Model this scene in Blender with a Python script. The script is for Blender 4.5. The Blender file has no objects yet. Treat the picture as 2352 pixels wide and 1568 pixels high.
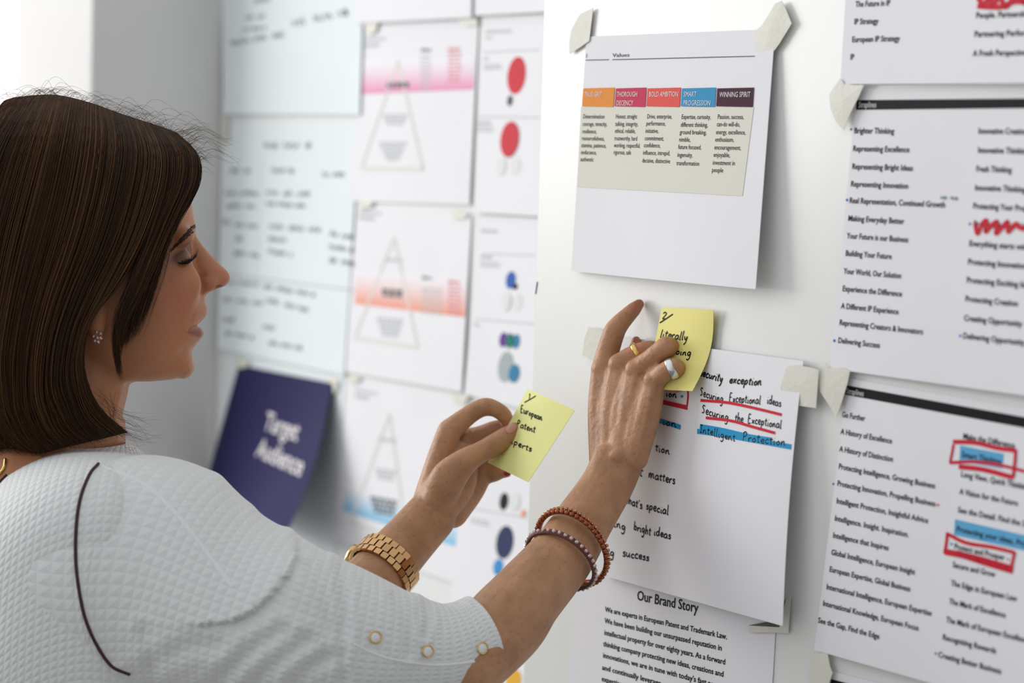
import bpy, math, random
import numpy as np
from mathutils import Vector, Matrix
from mathutils.bvhtree import BVHTree
random.seed(7); RNG = np.random.default_rng(7)
scene = bpy.context.scene
COL = scene.collection
# ------------------------------------------------------------------ camera
W, H, FPX = 2352, 1568, 5300.0
CAM = np.array([0.0, 0.0, 1.60])
ALPHA, PITCH, ROLL = math.radians(30.85), math.atan(399/5300.0), 0.030
Fv = np.array([math.sin(ALPHA)*math.cos(PITCH), math.cos(ALPHA)*math.cos(PITCH), -math.sin(PITCH)])
R0 = np.array([math.cos(ALPHA), -math.sin(ALPHA), 0.0])
U0 = np.cross(R0, Fv)
Rv = R0*math.cos(ROLL) + U0*math.sin(ROLL)
Uv = -R0*math.sin(ROLL) + U0*math.cos(ROLL)
cd = bpy.data.cameras.new('camera'); cam = bpy.data.objects.new('camera', cd); COL.objects.link(cam)
cam.matrix_world = Matrix(((Rv[0], Uv[0], -Fv[0], CAM[0]), (Rv[1], Uv[1], -Fv[1], CAM[1]), (Rv[2], Uv[2], -Fv[2], CAM[2]), (0, 0, 0, 1)))
cd.sensor_width = 36.0; cd.lens = 36.0*FPX/W; cd.clip_start = 0.05
cd.dof.use_dof = True; cd.dof.focus_distance = 1.845; cd.dof.aperture_fstop = 4.9; cd.dof.aperture_blades = 0
scene.camera = cam
# ------------------------------------------------------------------ light
scene.view_settings.view_transform = 'Standard'; scene.view_settings.look = 'None'
scene.view_settings.gamma = 1.0; scene.view_settings.use_curve_mapping = False
scene.view_settings.exposure = 0.0
wd = bpy.data.worlds.new('room_daylight'); scene.world = wd; wd.use_nodes = True
bgn = wd.node_tree.nodes['Background']; bgn.inputs[0].default_value = (0.97, 0.985, 1.0, 1)
def sky_light(dark, bright, direction):
    # daylight reaches the room from the far left; the side behind the camera is dimmer
    nt = wd.node_tree; tc = nt.nodes.new('ShaderNodeTexCoord'); dt = nt.nodes.new('ShaderNodeVectorMath'); dt.operation = 'DOT_PRODUCT'
    d = Vector(direction).normalized(); dt.inputs[1].default_value = d
    mr = nt.nodes.new('ShaderNodeMapRange'); mr.interpolation_type = 'SMOOTHSTEP'
    mr.inputs[1].default_value = -0.8; mr.inputs[2].default_value = 0.9; mr.inputs[3].default_value = dark; mr.inputs[4].default_value = bright
    nt.links.new(tc.outputs['Generated'], dt.inputs[0]); nt.links.new(dt.outputs['Value'], mr.inputs[0]); nt.links.new(mr.outputs[0], bgn.inputs[1])
sky_light(0.225, 0.94, (-0.72, 0.62, 0.30))
def area(name, loc, target, sx, sy, power, col):
    l = bpy.data.lights.new(name, 'AREA'); l.shape = 'RECTANGLE'; l.size = sx; l.size_y = sy; l.energy = power; l.color = col
    o = bpy.data.objects.new(name, l); COL.objects.link(o); o.location = loc
    o.rotation_euler = (Vector(target)-Vector(loc)).to_track_quat('-Z', 'Y').to_euler(); return o
area('window_daylight_far', (-0.9, 4.9, 2.3), (1.3, 2.4, 1.4), 2.4, 1.9, 84, (1.0, 0.985, 0.96))

# ------------------------------------------------------------------ helpers
def P(x, y, z):
    return CAM + z*(Fv + ((x-W/2)/FPX)*Rv + ((H/2-y)/FPX)*Uv)
def Pn(a):
    a = np.asarray(a, float)
    return CAM + a[:, 2:3]*(Fv + ((a[:, 0:1]-W/2)/FPX)*Rv + ((H/2-a[:, 1:2])/FPX)*Uv)
def proj(v):
    d = np.asarray(v) - CAM; z = d @ Fv
    return np.stack([W/2 + FPX*(d @ Rv)/z, H/2 - FPX*(d @ Uv)/z, z], -1)
def onplane(x, y, X):
    d = Fv + ((x-W/2)/FPX)*Rv + ((H/2-y)/FPX)*Uv
    return CAM + d*((X-CAM[0])/d[0])
def srgb(r, g, b):
    f = lambda c: (c/255/12.92) if c/255 <= 0.04045 else ((c/255+0.055)/1.055)**2.4
    return (f(r), f(g), f(b), 1.0)
def tag(o, label=None, cat=None, group=None, kind=None):
    if label: o['label'] = label
    if cat: o['category'] = cat
    if group: o['group'] = group
    if kind: o['kind'] = kind
    return o
def mesh(name, verts, faces, smooth=True):
    me = bpy.data.meshes.new(name)
    verts = np.asarray(verts, np.float32).reshape(-1, 3)
    if isinstance(faces, np.ndarray):
        n, k = faces.shape
        me.vertices.add(len(verts)); me.vertices.foreach_set('co', verts.ravel())
        me.loops.add(n*k); me.loops.foreach_set('vertex_index', faces.astype(np.int32).ravel())
        me.polygons.add(n); me.polygons.foreach_set('loop_start', np.arange(0, n*k, k, dtype=np.int32))
        try: me.polygons.foreach_set('loop_total', np.full(n, k, np.int32))
        except Exception: pass
        me.update(calc_edges=True); me.validate()
    else:
        me.from_pydata([tuple(v) for v in verts.tolist()], [], [tuple(f) for f in faces]); me.update()
    me.polygons.foreach_set('use_smooth', np.full(len(me.polygons), smooth, bool))
    return me
def obj(name, me, mat=None, parent=None):
    o = bpy.data.objects.new(name, me); COL.objects.link(o)
    if mat is not None:
        for m in (mat if isinstance(mat, (list, tuple)) else [mat]): me.materials.append(m)
    if parent is not None: o.parent = parent
    return o
class MB:
    def __init__(s): s.v = []; s.f = []; s.n = 0; s.m = []; s.cuts = []
    def new(s):
        if s.n: s.cuts.append((s.v, s.f, s.n, s.m)); s.v = []; s.f = []; s.n = 0; s.m = []
        return s
    def add(s, v, f, mi=0):
        v = np.asarray(v, float).reshape(-1, 3)
        s.v.append(v); s.f += [tuple(int(i)+s.n for i in q) for q in f]; s.m += [mi]*len(f); s.n += len(v)
    def mesh(s, name, smooth=True):
        me = mesh(name, np.concatenate(s.v), s.f, smooth)
        if any(s.m): me.polygons.foreach_set('material_index', np.array(s.m, np.int32))
        return me
def catmull(p, n):
    p = np.asarray(p, float); k = len(p)
    if k == 2: return p[0]+(p[1]-p[0])*np.linspace(0, 1, n)[:, None]
    q = np.vstack([2*p[0]-p[1], p, 2*p[-1]-p[-2]])
    t = np.linspace(0, k-1-1e-9, n); i = t.astype(int); u = (t-i)[:, None]
    a, b, c, d = q[i], q[i+1], q[i+2], q[i+3]
    return 0.5*((2*b)+(c-a)*u+(2*a-5*b+4*c-d)*u*u+(3*b-a-3*c+d)*u**3)
def frames(c, ref):
    T = np.gradient(c, axis=0); T /= np.linalg.norm(T, axis=1)[:, None]+1e-12
    B = ref - (T @ ref)[:, None]*T; B /= np.linalg.norm(B, axis=1)[:, None]+1e-12
    return T, np.cross(B, T), B
def gridfaces(n, m, closed=True):
    f = []
    for i in range(n-1):
        for j in range(m if closed else m-1):
            k = (j+1) % m; f.append((i*m+j, i*m+k, (i+1)*m+k, (i+1)*m+j))
    return f
def tube(pts, ra, rb=None, n=None, m=18, cap=True, ref=None):
    """Closed tapered tube through world points with radii ra (across) and rb (in depth)."""
    ra = np.asarray(ra, float); rb = ra if rb is None else np.asarray(rb, float)
    n = n or max(8, 5*len(pts))
    q = catmull(np.column_stack([pts, ra, rb]), n)
    c, ra, rb = q[:, :3], np.maximum(q[:, 3], 1e-5), np.maximum(q[:, 4], 1e-5)
    T, N, B = frames(c, Fv if ref is None else np.asarray(ref, float))
    if cap:
        k = 5; th = np.linspace(0, math.pi/2, k+1)[1:]
        for s in (0, -1):
            cc = [c[s] + (T[s] if s else -T[s])*math.sin(t)*min(ra[s], rb[s]) for t in th]
            sc = [max(math.cos(t), 0.02) for t in th]
            A = np.array(cc); a = np.array([ra[s]*x for x in sc]); b = np.array([rb[s]*x for x in sc])
            NN = np.repeat(N[s][None], k, 0); BB = np.repeat(B[s][None], k, 0)
            if s == 0: c2, a2, b2, N2, B2 = [np.concatenate([x[::-1], y]) for x, y in ((A, c), (a, ra), (b, rb), (NN, N), (BB, B))]
            else: c, ra, rb, N, B = [np.concatenate([y, x]) for x, y in ((A, c2), (a, a2), (b, b2), (NN, N2), (BB, B2))]
    L = len(c); ph = np.linspace(0, 2*math.pi, m, endpoint=False)
    v = c[:, None]+ra[:, None, None]*np.cos(ph)[None, :, None]*N[:, None]+rb[:, None, None]*np.sin(ph)[None, :, None]*B[:, None]
    f = gridfaces(L, m)
    f.append(tuple(range(m))[::-1]); f.append(tuple(range((L-1)*m, L*m)))
    return v.reshape(-1, 3), f
def ptube(pts, **kw):
    """tube from (x, y, z, r[, rd]) with radii in photo pixels at that depth"""
    a = [tuple(p)+((p[3],) if len(p) == 4 else ()) for p in pts]; a = np.array(a, float)
    s = a[:, 2]/FPX
    return tube(Pn(a[:, :3]), a[:, 3]*s, a[:, 4]*s, **kw)
def ball(x, y, z, rx, ry, rd, nu=24, nv=16, tilt=0.0):
    s = z/FPX; v = []; ct, st = math.cos(tilt), math.sin(tilt)
    for i in range(nv+1):
        t = math.pi*i/nv
        for j in range(nu):
            p = 2*math.pi*j/nu
            a, b, c = rx*math.sin(t)*math.cos(p), ry*math.cos(t), rd*math.sin(t)*math.sin(p)
            v.append(P(x, y, z)+s*((a*ct-b*st)*Rv+(a*st+b*ct)*(-Uv)+c*Fv))
    f = gridfaces(nv+1, nu)
    return np.array(v), f
def remesh(mb, voxel, smooth_it):
    o = bpy.data.objects.new('tmp', mb.mesh('tmp')); COL.objects.link(o)
    m = o.modifiers.new('r', 'REMESH'); m.mode = 'VOXEL'; m.voxel_size = voxel
    m = o.modifiers.new('s', 'SMOOTH'); m.factor = 0.5; m.iterations = smooth_it
    dg = bpy.context.evaluated_depsgraph_get()
    me = bpy.data.meshes.new_from_object(o.evaluated_get(dg))
    old = o.data; bpy.data.objects.remove(o); bpy.data.meshes.remove(old)
    return me
def coords(me):
    a = np.empty(len(me.vertices)*3, np.float32); me.vertices.foreach_get('co', a); return a.reshape(-1, 3).astype(float)
def bvh(me):
    v = coords(me); return BVHTree.FromPolygons([Vector(x) for x in v], [tuple(p.vertices) for p in me.polygons])
def hit(tree, x, y, lift=0.0):
    d = Vector(P(x, y, 1.0)-CAM).normalized()
    loc, nor, i, dist = tree.ray_cast(Vector(CAM), d)
    if loc is None: return None, None
    if nor.dot(d) > 0: nor = -nor
    return np.array(loc+nor*lift), np.array(nor)

# ------------------------------------------------------------------ materials
def mat(name, color, rough=0.5, metal=0.0, spec=0.5, **kw):
    m = bpy.data.materials.new(name); m.use_nodes = True
    b = m.node_tree.nodes['Principled BSDF']
    b.inputs['Base Color'].default_value = color; b.inputs['Roughness'].default_value = rough
    b.inputs['Metallic'].default_value = metal; b.inputs['Specular IOR Level'].default_value = spec
    for k, v in kw.items(): b.inputs[k.replace('_', ' ')].default_value = v
    return m
def N(m, t, **kw):
    n = m.node_tree.nodes.new(t)
    for k, v in kw.items(): setattr(n, k, v)
    return n
def L(m, a, b): m.node_tree.links.new(a, b)
def bsdf(m): return m.node_tree.nodes['Principled BSDF']
def noisy(m, c1, c2, scale, bump=0.0, bscale=200, detail=4, dist=0.001):
    tc = N(m, 'ShaderNodeTexCoord')
    no = N(m, 'ShaderNodeTexNoise'); no.inputs['Scale'].default_value = scale; no.inputs['Detail'].default_value = detail
    L(m, tc.outputs['Object'], no.inputs['Vector'])
    r = N(m, 'ShaderNodeValToRGB'); r.color_ramp.elements[0].position = 0.35; r.color_ramp.elements[1].position = 0.65
    r.color_ramp.elements[0].color = c1; r.color_ramp.elements[1].color = c2
    L(m, no.outputs['Fac'], r.inputs['Fac']); L(m, r.outputs['Color'], bsdf(m).inputs['Base Color'])
    if bump:
        n2 = N(m, 'ShaderNodeTexNoise'); n2.inputs['Scale'].default_value = bscale; n2.inputs['Detail'].default_value = 3
        L(m, tc.outputs['Object'], n2.inputs['Vector'])
        b = N(m, 'ShaderNodeBump'); b.inputs['Strength'].default_value = bump; b.inputs['Distance'].default_value = dist
        L(m, n2.outputs['Fac'], b.inputs['Height']); L(m, b.outputs['Normal'], bsdf(m).inputs['Normal'])
    return m
M = {}
M['wall'] = noisy(mat('white_wall_paint', (1, 1, 1, 1), 0.6), srgb(226, 228, 226), srgb(230, 232, 230), 3, 0.15, 300)
M['panel'] = noisy(mat('white_panel_gloss', (1, 1, 1, 1), 0.32), srgb(228, 229, 226), srgb(232, 233, 230), 4, 0.06, 160)
M['pilaster'] = noisy(mat('grey_white_paint', (1, 1, 1, 1), 0.7), srgb(206, 205, 204), srgb(212, 211, 210), 3, 0.1, 300)
M['floor'] = noisy(mat('grey_carpet', (1, 1, 1, 1), 0.95), srgb(120, 118, 116), srgb(140, 138, 135), 60, 0.5, 500)
M['paper'] = noisy(mat('white_paper', (1, 1, 1, 1), spec=0.15, rough=0.75), srgb(232, 231, 235), srgb(236, 235, 239), 5, 0.05, 60)
M['paper_cool'] = noisy(mat('flipchart_paper', (1, 1, 1, 1), spec=0.15, rough=0.8), srgb(228, 235, 237), srgb(232, 239, 241), 5, 0.05, 40)
M['paper_pink'] = noisy(mat('pinkish_paper', (1, 1, 1, 1), spec=0.15, rough=0.8), srgb(240, 228, 234), srgb(244, 232, 238), 5)
M['navy'] = mat('navy_card', srgb(38, 36, 80), 0.6, spec=0.1)
M['card_back'] = mat('grey_card_back', srgb(176, 172, 170), 0.7)
M['sticky'] = noisy(mat('yellow_sticky_paper', (1, 1, 1, 1), 0.7, Transmission_Weight=0.0), srgb(229, 229, 146), srgb(232, 232, 152), 8)
M['sticky2'] = noisy(mat('amber_sticky_paper', (1, 1, 1, 1), 0.7), srgb(236, 226, 134), srgb(239, 229, 140), 8)
def tape_mat():
    m = noisy(mat('masking_tape', (1, 1, 1, 1), 0.55), srgb(226, 224, 211), srgb(232, 230, 219), 40, 0.3, 260)
    bsdf(m).inputs['Alpha'].default_value = 0.9
    return m
M['tape'] = tape_mat()
M['ink'] = mat('black_print_ink', srgb(38, 36, 40), 0.6, spec=0.08)
M['ink_soft'] = mat('grey_print_ink', srgb(105, 112, 115), 0.7, spec=0.08)
M['ink_pale'] = mat('pale_grey_print', srgb(196, 200, 202), 0.7, spec=0.08)
M['ink_rose'] = mat('pale_red_print', srgb(226, 150, 158), 0.7, spec=0.08)
M['ink_beige'] = mat('pale_beige_print', srgb(224, 222, 214), 0.7, spec=0.08)
M['pen'] = mat('black_pen', srgb(25, 24, 28), 0.5, spec=0.08)
M['pen_green'] = mat('green_grey_pen', srgb(110, 145, 140), 0.6, spec=0.08)
M['red'] = mat('red_marker', srgb(206, 44, 62), 0.55, spec=0.08)
M['blue'] = mat('blue_highlighter', srgb(40, 150, 200), 0.55, spec=0.08)
M['blue_hl'] = mat('blue_highlight_box', srgb(98, 170, 214), 0.6, spec=0.08)
M['blue_dot'] = mat('blue_pen_dot', srgb(60, 120, 190), 0.6, spec=0.08)
M['bar'] = mat('black_header_bar', srgb(28, 24, 26), 0.55, spec=0.08)
M['white_text'] = mat('white_print', srgb(225, 220, 220), 0.7, spec=0.08)
M['beige'] = mat('beige_print_panel', srgb(222, 220, 208), 0.75, spec=0.08)
for k, c in dict(orange=(226, 145, 66), crimson=(196, 64, 90), coral=(222, 92, 84), sky=(64, 146, 190), plum=(74, 44, 58), circ_red=(208, 70, 80), circ_grey=(90, 96, 100),
                 circ_blue=(66, 104, 180), circ_black=(44, 46, 44), circ_purple=(108, 66, 150), circ_green=(52, 128, 110), circ_teal=(66, 132, 170), circ_ash=(170, 180, 182),
                 circ_navy=(64, 68, 100), circ_sky=(72, 150, 208), circ_gold=(228, 174, 66), circ_peach=(240, 170, 140), circ_pale=(226, 228, 226)).items():
    M[k] = mat('print_'+k, srgb(*c), 0.65, spec=0.08)
def grad_mat():
    m = mat('printed_gradient', (1, 1, 1, 1), 0.75)
    a = N(m, 'ShaderNodeAttribute', attribute_name='tint'); L(m, a.outputs['Color'], bsdf(m).inputs['Base Color']); return m
M['grad'] = grad_mat()
def skin_mat():
    m = mat('skin', srgb(200, 150, 120), 0.48, Subsurface_Weight=0.12, Subsurface_Scale=0.004)
    bsdf(m).inputs['Subsurface Radius'].default_value = (1.0, 0.35, 0.2)
    tc = N(m, 'ShaderNodeTexCoord')
    a = N(m, 'ShaderNodeAttribute', attribute_name='tint')
    n1 = N(m, 'ShaderNodeTexNoise'); n1.inputs['Scale'].default_value = 45; n1.inputs['Detail'].default_value = 5
    n2 = N(m, 'ShaderNodeTexVoronoi'); n2.inputs['Scale'].default_value = 170
    n3 = N(m, 'ShaderNodeTexNoise'); n3.inputs['Scale'].default_value = 600; n3.inputs['Detail'].default_value = 3
    for n in (n1, n2, n3): L(m, tc.outputs['Object'], n.inputs['Vector'])
    r1 = N(m, 'ShaderNodeValToRGB'); e = r1.color_ramp.elements
    e[0].position = 0.36; e[0].color = (0.84, 0.79, 0.74, 1); e[1].position = 0.62; e[1].color = (1.06, 1.04, 1.03, 1)
    L(m, n1.outputs['Fac'], r1.inputs['Fac'])
    r2 = N(m, 'ShaderNodeValToRGB'); e = r2.color_ramp.elements
    e[0].position = 0.05; e[0].color = (0.86, 0.78, 0.70, 1); e[1].position = 0.32; e[1].color = (1, 1, 1, 1)
    L(m, n2.outputs['Distance'], r2.inputs['Fac'])
    fr = N(m, 'ShaderNodeMix', data_type='RGBA', blend_type='MULTIPLY'); fr.inputs[0].default_value = 1
    L(m, r1.outputs['Color'], fr.inputs[6]); L(m, r2.outputs['Color'], fr.inputs[7])
    lv = N(m, 'ShaderNodeMix', data_type='RGBA', blend_type='MULTIPLY')   # freckle amount rides in tint alpha
    L(m, a.outputs['Alpha'], lv.inputs[0]); L(m, a.outputs['Color'], lv.inputs[6]); L(m, fr.outputs[2], lv.inputs[7])
    L(m, lv.outputs[2], bsdf(m).inputs['Base Color'])
    b = N(m, 'ShaderNodeBump'); b.inputs['Strength'].default_value = 0.25; b.inputs['Distance'].default_value = 0.0006
    n4 = N(m, 'ShaderNodeTexNoise'); n4.inputs['Scale'].default_value = 130; n4.inputs['Detail'].default_value = 3; n4.inputs['Distortion'].default_value = 0.6
    L(m, tc.outputs['Object'], n4.inputs['Vector'])
    b4 = N(m, 'ShaderNodeBump'); b4.inputs['Distance'].default_value = 0.0022
    fm = N(m, 'ShaderNodeMath', operation='MULTIPLY'); fm.inputs[1].default_value = 0.42; L(m, a.outputs['Alpha'], fm.inputs[0]); L(m, fm.outputs[0], b4.inputs['Strength'])
    L(m, n4.outputs['Fac'], b4.inputs['Height']); L(m, b4.outputs['Normal'], b.inputs['Normal'])
    L(m, n3.outputs['Fac'], b.inputs['Height']); L(m, b.outputs['Normal'], bsdf(m).inputs['Normal'])
    return m
M['skin'] = skin_mat()
def hair_mat():
    m = mat('brown_hair', srgb(70, 48, 34), 0.5, spec=0.16)
    a = N(m, 'ShaderNodeAttribute', attribute_name='tint'); L(m, a.outputs['Color'], bsdf(m).inputs['Base Color']); return m
M['hair'] = hair_mat()
def shirt_mat():
    m = mat('white_waffle_cotton', srgb(226, 228, 228), 0.9, spec=0.2, Sheen_Weight=0.15)
    a = N(m, 'ShaderNodeAttribute', attribute_name='weave')
    s = N(m, 'ShaderNodeSeparateXYZ'); L(m, a.outputs['Vector'], s.inputs[0])
    hs = []
    for k in (0, 1):
        mu = N(m, 'ShaderNodeMath', operation='MULTIPLY'); mu.inputs[1].default_value = 1/0.0066; L(m, s.outputs[k], mu.inputs[0])
        pp = N(m, 'ShaderNodeMath', operation='PINGPONG'); pp.inputs[1].default_value = 0.5; L(m, mu.outputs[0], pp.inputs[0])
        hs.append(pp)
    mn = N(m, 'ShaderNodeMath', operation='MINIMUM'); L(m, hs[0].outputs[0], mn.inputs[0]); L(m, hs[1].outputs[0], mn.inputs[1])
    b = N(m, 'ShaderNodeBump'); b.inputs['Strength'].default_value = 0.6; b.inputs['Distance'].default_value = 0.003
    L(m, mn.outputs[0], b.inputs['Height'])
    tc = N(m, 'ShaderNodeTexCoord'); n3 = N(m, 'ShaderNodeTexNoise'); n3.inputs['Scale'].default_value = 700; L(m, tc.outputs['Object'], n3.inputs['Vector'])
    b2 = N(m, 'ShaderNodeBump'); b2.inputs['Strength'].default_value = 0.25; b2.inputs['Distance'].default_value = 0.0005
    L(m, n3.outputs['Fac'], b2.inputs['Height']); L(m, b.outputs['Normal'], b2.inputs['Normal']); L(m, b2.outputs['Normal'], bsdf(m).inputs['Normal'])
    return m
M['shirt'] = shirt_mat()
M['seam'] = mat('white_seam_cotton', srgb(232, 234, 234), 0.9, spec=0.2)
M['piping'] = mat('dark_brown_piping', srgb(62, 30, 32), 0.7)
M['gold'] = mat('rose_gold_metal', srgb(214, 172, 122), 0.18, 1.0)
M['yellow_gold'] = mat('yellow_gold_metal', srgb(226, 190, 110), 0.2, 1.0)
M['silver'] = mat('silver_metal', srgb(225, 225, 226), 0.22, 1.0)
M['copper_bead'] = mat('copper_bead', srgb(158, 90, 60), 0.22, 0.75)
M['copper_gold'] = mat('copper_gold_bead', srgb(190, 134, 92), 0.2, 0.9)
M['brown_cord'] = mat('brown_leather_cord', srgb(96, 48, 36), 0.6)
M['crystal'] = mat('crystal_stone', srgb(206, 186, 182), 0.1, 0.6)
M['pearl'] = mat('pearl_snap', srgb(228, 230, 236), 0.25)
M['nail'] = mat('fingernail', srgb(196, 138, 120), 0.25)
M['nail_red'] = mat('red_fingernail', srgb(150, 48, 60), 0.25)
M['lash'] = mat('black_lash', srgb(22, 18, 18), 0.6)
M['brow'] = mat('brown_brow_hair', srgb(58, 34, 26), 0.7)
M['trouser'] = noisy(mat('dark_trousers', (1, 1, 1, 1), 0.85), srgb(38, 38, 46), srgb(46, 46, 54), 80)
M['shoe'] = mat('black_leather', srgb(30, 28, 28), 0.35)
M['watch_face'] = mat('watch_dial', srgb(240, 236, 224), 0.2)

# ------------------------------------------------------------------ room
XP = 6678/3176.0*math.sin(ALPHA)*math.cos(0)*1.0          # the near white panel
XP = onplane(1600, 800, 1.0); XP = 1.0*1.855/((XP-CAM) @ Fv)
XW = XP*1.23                                               # the wall behind it
def box(name, a, b, m, bevel=0.0):
    (x0, y0, z0), (x1, y1, z1) = a, b
    v = [(x0, y0, z0), (x1, y0, z0), (x1, y1, z0), (x0, y1, z0), (x0, y0, z1), (x1, y0, z1), (x1, y1, z1), (x0, y1, z1)]
    f = [(3, 2, 1, 0), (4, 5, 6, 7), (0, 1, 5, 4), (1, 2, 6, 5), (2, 3, 7, 6), (3, 0, 4, 7)]
    o = obj(name, mesh(name, v, f, False), m)
    if bevel:
        d = o.modifiers.new('b', 'BEVEL'); d.width = bevel; d.segments = 3
    return o
YC = onplane(500, 784, XW)[1]                              # inner corner where the pilaster starts
t = P(208, 300, 1)-CAM; XPIL = CAM[0]+t[0]*(YC-CAM[1])/t[1]
YE = onplane(1226, 700, XP)[1]                             # far edge of the near panel
tag(box('floor', (-3.5, -1.0, -0.06), (XW+0.15, 6.6, 0.0), M['floor']), kind='structure')
tag(box('wall_right', (XW, -1.0, 0.0), (XW+0.15, 6.6, 2.8), M['wall']), kind='structure')
tag(box('trim_1', (XPIL, YC, 0.0), (XW, YC+0.32, 2.8), M['pilaster'], 0.004), kind='structure')
tag(box('wall_near', (XP, -1.0, 0.0), (XW, YE, 2.8), M['panel'], 0.003), kind='structure')

# ------------------------------------------------------------------ sheets of paper
class Sheet:
    def __init__(s, c3, nrm, bulge=None):
        s.c = np.array(c3, float); s.n = np.array(nrm, float); s.bulge = bulge
        s.w = np.linalg.norm(s.c[1]-s.c[0]); s.h = np.linalg.norm(s.c[3]-s.c[0])
    def F(s, st, off=0.0):
        st = np.asarray(st, float); a, b = st[:, 0:1], st[:, 1:2]
        p = (1-a)*(1-b)*s.c[0]+a*(1-b)*s.c[1]+a*b*s.c[2]+(1-a)*b*s.c[3]
        k = s.bulge(a, b) if s.bulge is not None else 0.0
        return p + s.n*(k+off)
    def inv(s, px):
        px = np.asarray(px, float).reshape(-1, 2); st = np.full((len(px), 2), 0.5); e = 1e-3
        for _ in range(8):
            p0 = proj(s.F(st))[:, :2]; pa = proj(s.F(st+[e, 0]))[:, :2]; pb = proj(s.F(st+[0, e]))[:, :2]
            A = (pa-p0)/e; B = (pb-p0)/e; r = px-p0
            det = A[:, 0]*B[:, 1]-A[:, 1]*B[:, 0]
            st = st+np.stack([(r[:, 0]*B[:, 1]-r[:, 1]*B[:, 0])/det, (A[:, 0]*r[:, 1]-A[:, 1]*r[:, 0])/det], -1)
        return st
def slab(sh, n=16, th=0.0005, outline=None):
    g = np.linspace(0, 1, n+1); st = np.array([(a, b) for b in g for a in g])
    if outline is not None: st = outline(st)
    f0, f1 = sh.F(st), sh.F(st, -th); k = (n+1)**2
    f = []
    for i in range(n):
        for j in range(n):
            q = (i*(n+1)+j, i*(n+1)+j+1, (i+1)*(n+1)+j+1, (i+1)*(n+1)+j)
            f.append(q[::-1]); f.append(tuple(x+k for x in q))
    for i in range(n):
        for e0, e1 in ((i, i+1), (n*(n+1)+i, n*(n+1)+i+1), (i*(n+1), (i+1)*(n+1)), (i*(n+1)+n, (i+1)*(n+1)+n)):
            f.append((e0, e1, e1+k, e0+k))
    return np.concatenate([f0, f1]), f
def wall_sheet(name, px, X, base, m, lifts=(0, 0, 0, 0), bulge=None, n=16):
    """corner pixels TL, TR, BR, BL unprojected onto the wall plane X, each corner lifted off it"""
    c = [onplane(x, y, X-base-l) for (x, y), l in zip(px, lifts)]
    sh = Sheet(c, (-1, 0, 0), bulge)
    v, f = slab(sh, n)
    me = mesh(name, v, f, True); me.set_sharp_from_angle(angle=0.7); o = obj(name, me, m); sh.o = o
    return sh
def part(sh, name, mb, m, label=None, smooth=False):
    mb.new(); cuts = mb.cuts; mb.cuts = []
    for mb.v, mb.f, mb.n, mb.m in cuts:
        o = obj(name, mb.mesh(name, smooth), m, sh.o)
        if label: o['label'] = label
    return o
OFF = 0.0004
def patch(mb, sh, px, off=OFF, n=8, mi=0, st=None):
    c = sh.inv(px) if st is None else np.array(st, float)
    g = np.linspace(0, 1, n+1)
    p = np.array([(1-a)*(1-b)*c[0]+a*(1-b)*c[1]+a*b*c[2]+(1-a)*b*c[3] for b in g for a in g])
    f = [(i*(n+1)+j, (i+1)*(n+1)+j, (i+1)*(n+1)+j+1, i*(n+1)+j+1) for i in range(n) for j in range(n)]
    mb.add(sh.F(p, off), f, mi)
def disc(mb, sh, x, y, rx, ry, tilt=0.06, off=OFF, mi=0, inner=None):
    mb.new(); t = np.linspace(0, 2*math.pi, 40, endpoint=False)
    def ring(k): return sh.inv(np.stack([x+k*(rx*np.cos(t)-tilt*ry*np.sin(t)), y+k*ry*np.sin(t)], -1))
    if inner is None:
        mb.add(sh.F(ring(1), off), [tuple(range(40))[::-1]], mi)
    else:
        mb.add(np.concatenate([sh.F(ring(1), off), sh.F(ring(inner), off)]), [(i, 40+i, 40+(i+1) % 40, (i+1) % 40) for i in range(40)], mi)
def ribbon(mb, sh, px, wid, off=OFF, mi=0, taper=0.0):
    """a pen stroke of constant real width lying on the sheet through photo points"""
    st = sh.inv(px)*[sh.w, sh.h]
    if len(st) < 2: return
    T = np.gradient(st, axis=0); T /= np.linalg.norm(T, axis=1)[:, None]+1e-12
    Nn = np.stack([-T[:, 1], T[:, 0]], -1)*wid/2
    k = len(st)
    if taper: Nn *= (1-taper*np.linspace(0, 1, k)**3)[:, None]
    a, b = (st+Nn)/[sh.w, sh.h], (st-Nn)/[sh.w, sh.h]
    mb.add(np.concatenate([sh.F(a, off), sh.F(b, off)]), [(i, i+1, k+i+1, k+i) for i in range(k-1)], mi)
_tc = {}
def glyphs(txt, bold=0.0):
    key = (txt, bold)
    if key not in _tc:
        c = bpy.data.curves.new('t', 'FONT'); c.body = txt; c.size = 1.0; c.resolution_u = 2; c.offset = bold; c.fill_mode = 'FRONT'
        o = bpy.data.objects.new('t', c); COL.objects.link(o)
        dg = bpy.context.evaluated_depsgraph_get()
        me = bpy.data.meshes.new_from_object(o.evaluated_get(dg))
        v = coords(me); f = [tuple(p.vertices) for p in me.polygons]
        bpy.data.objects.remove(o); bpy.data.curves.remove(c); bpy.data.meshes.remove(me)
        _tc[key] = (v, f)
    return _tc[key]
def text(mb, sh, txt, x0, y0, x1, size, off=OFF, bold=0.008, mi=0, slope=None):
    """print txt on the sheet from baseline pixel (x0, y0), ending near pixel column x1; size in metres"""
    v, f = glyphs(txt, bold); mb.new()
    if not len(v): return
    a = sh.inv([(x0, y0)])[0]
    g = np.linspace(a[0], a[0]+1.6, 400); xs = proj(sh.F(np.stack([g, np.full(400, a[1])], -1)))[:, 0]
    s1 = np.interp(x1, xs, g)
    w = v[:, 0].max()
    st = np.stack([a[0]+(v[:, 0]/w)*(s1-a[0]), a[1]-v[:, 1]*size/sh.h], -1)
    mb.add(sh.F(st, off), f, mi)
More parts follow.
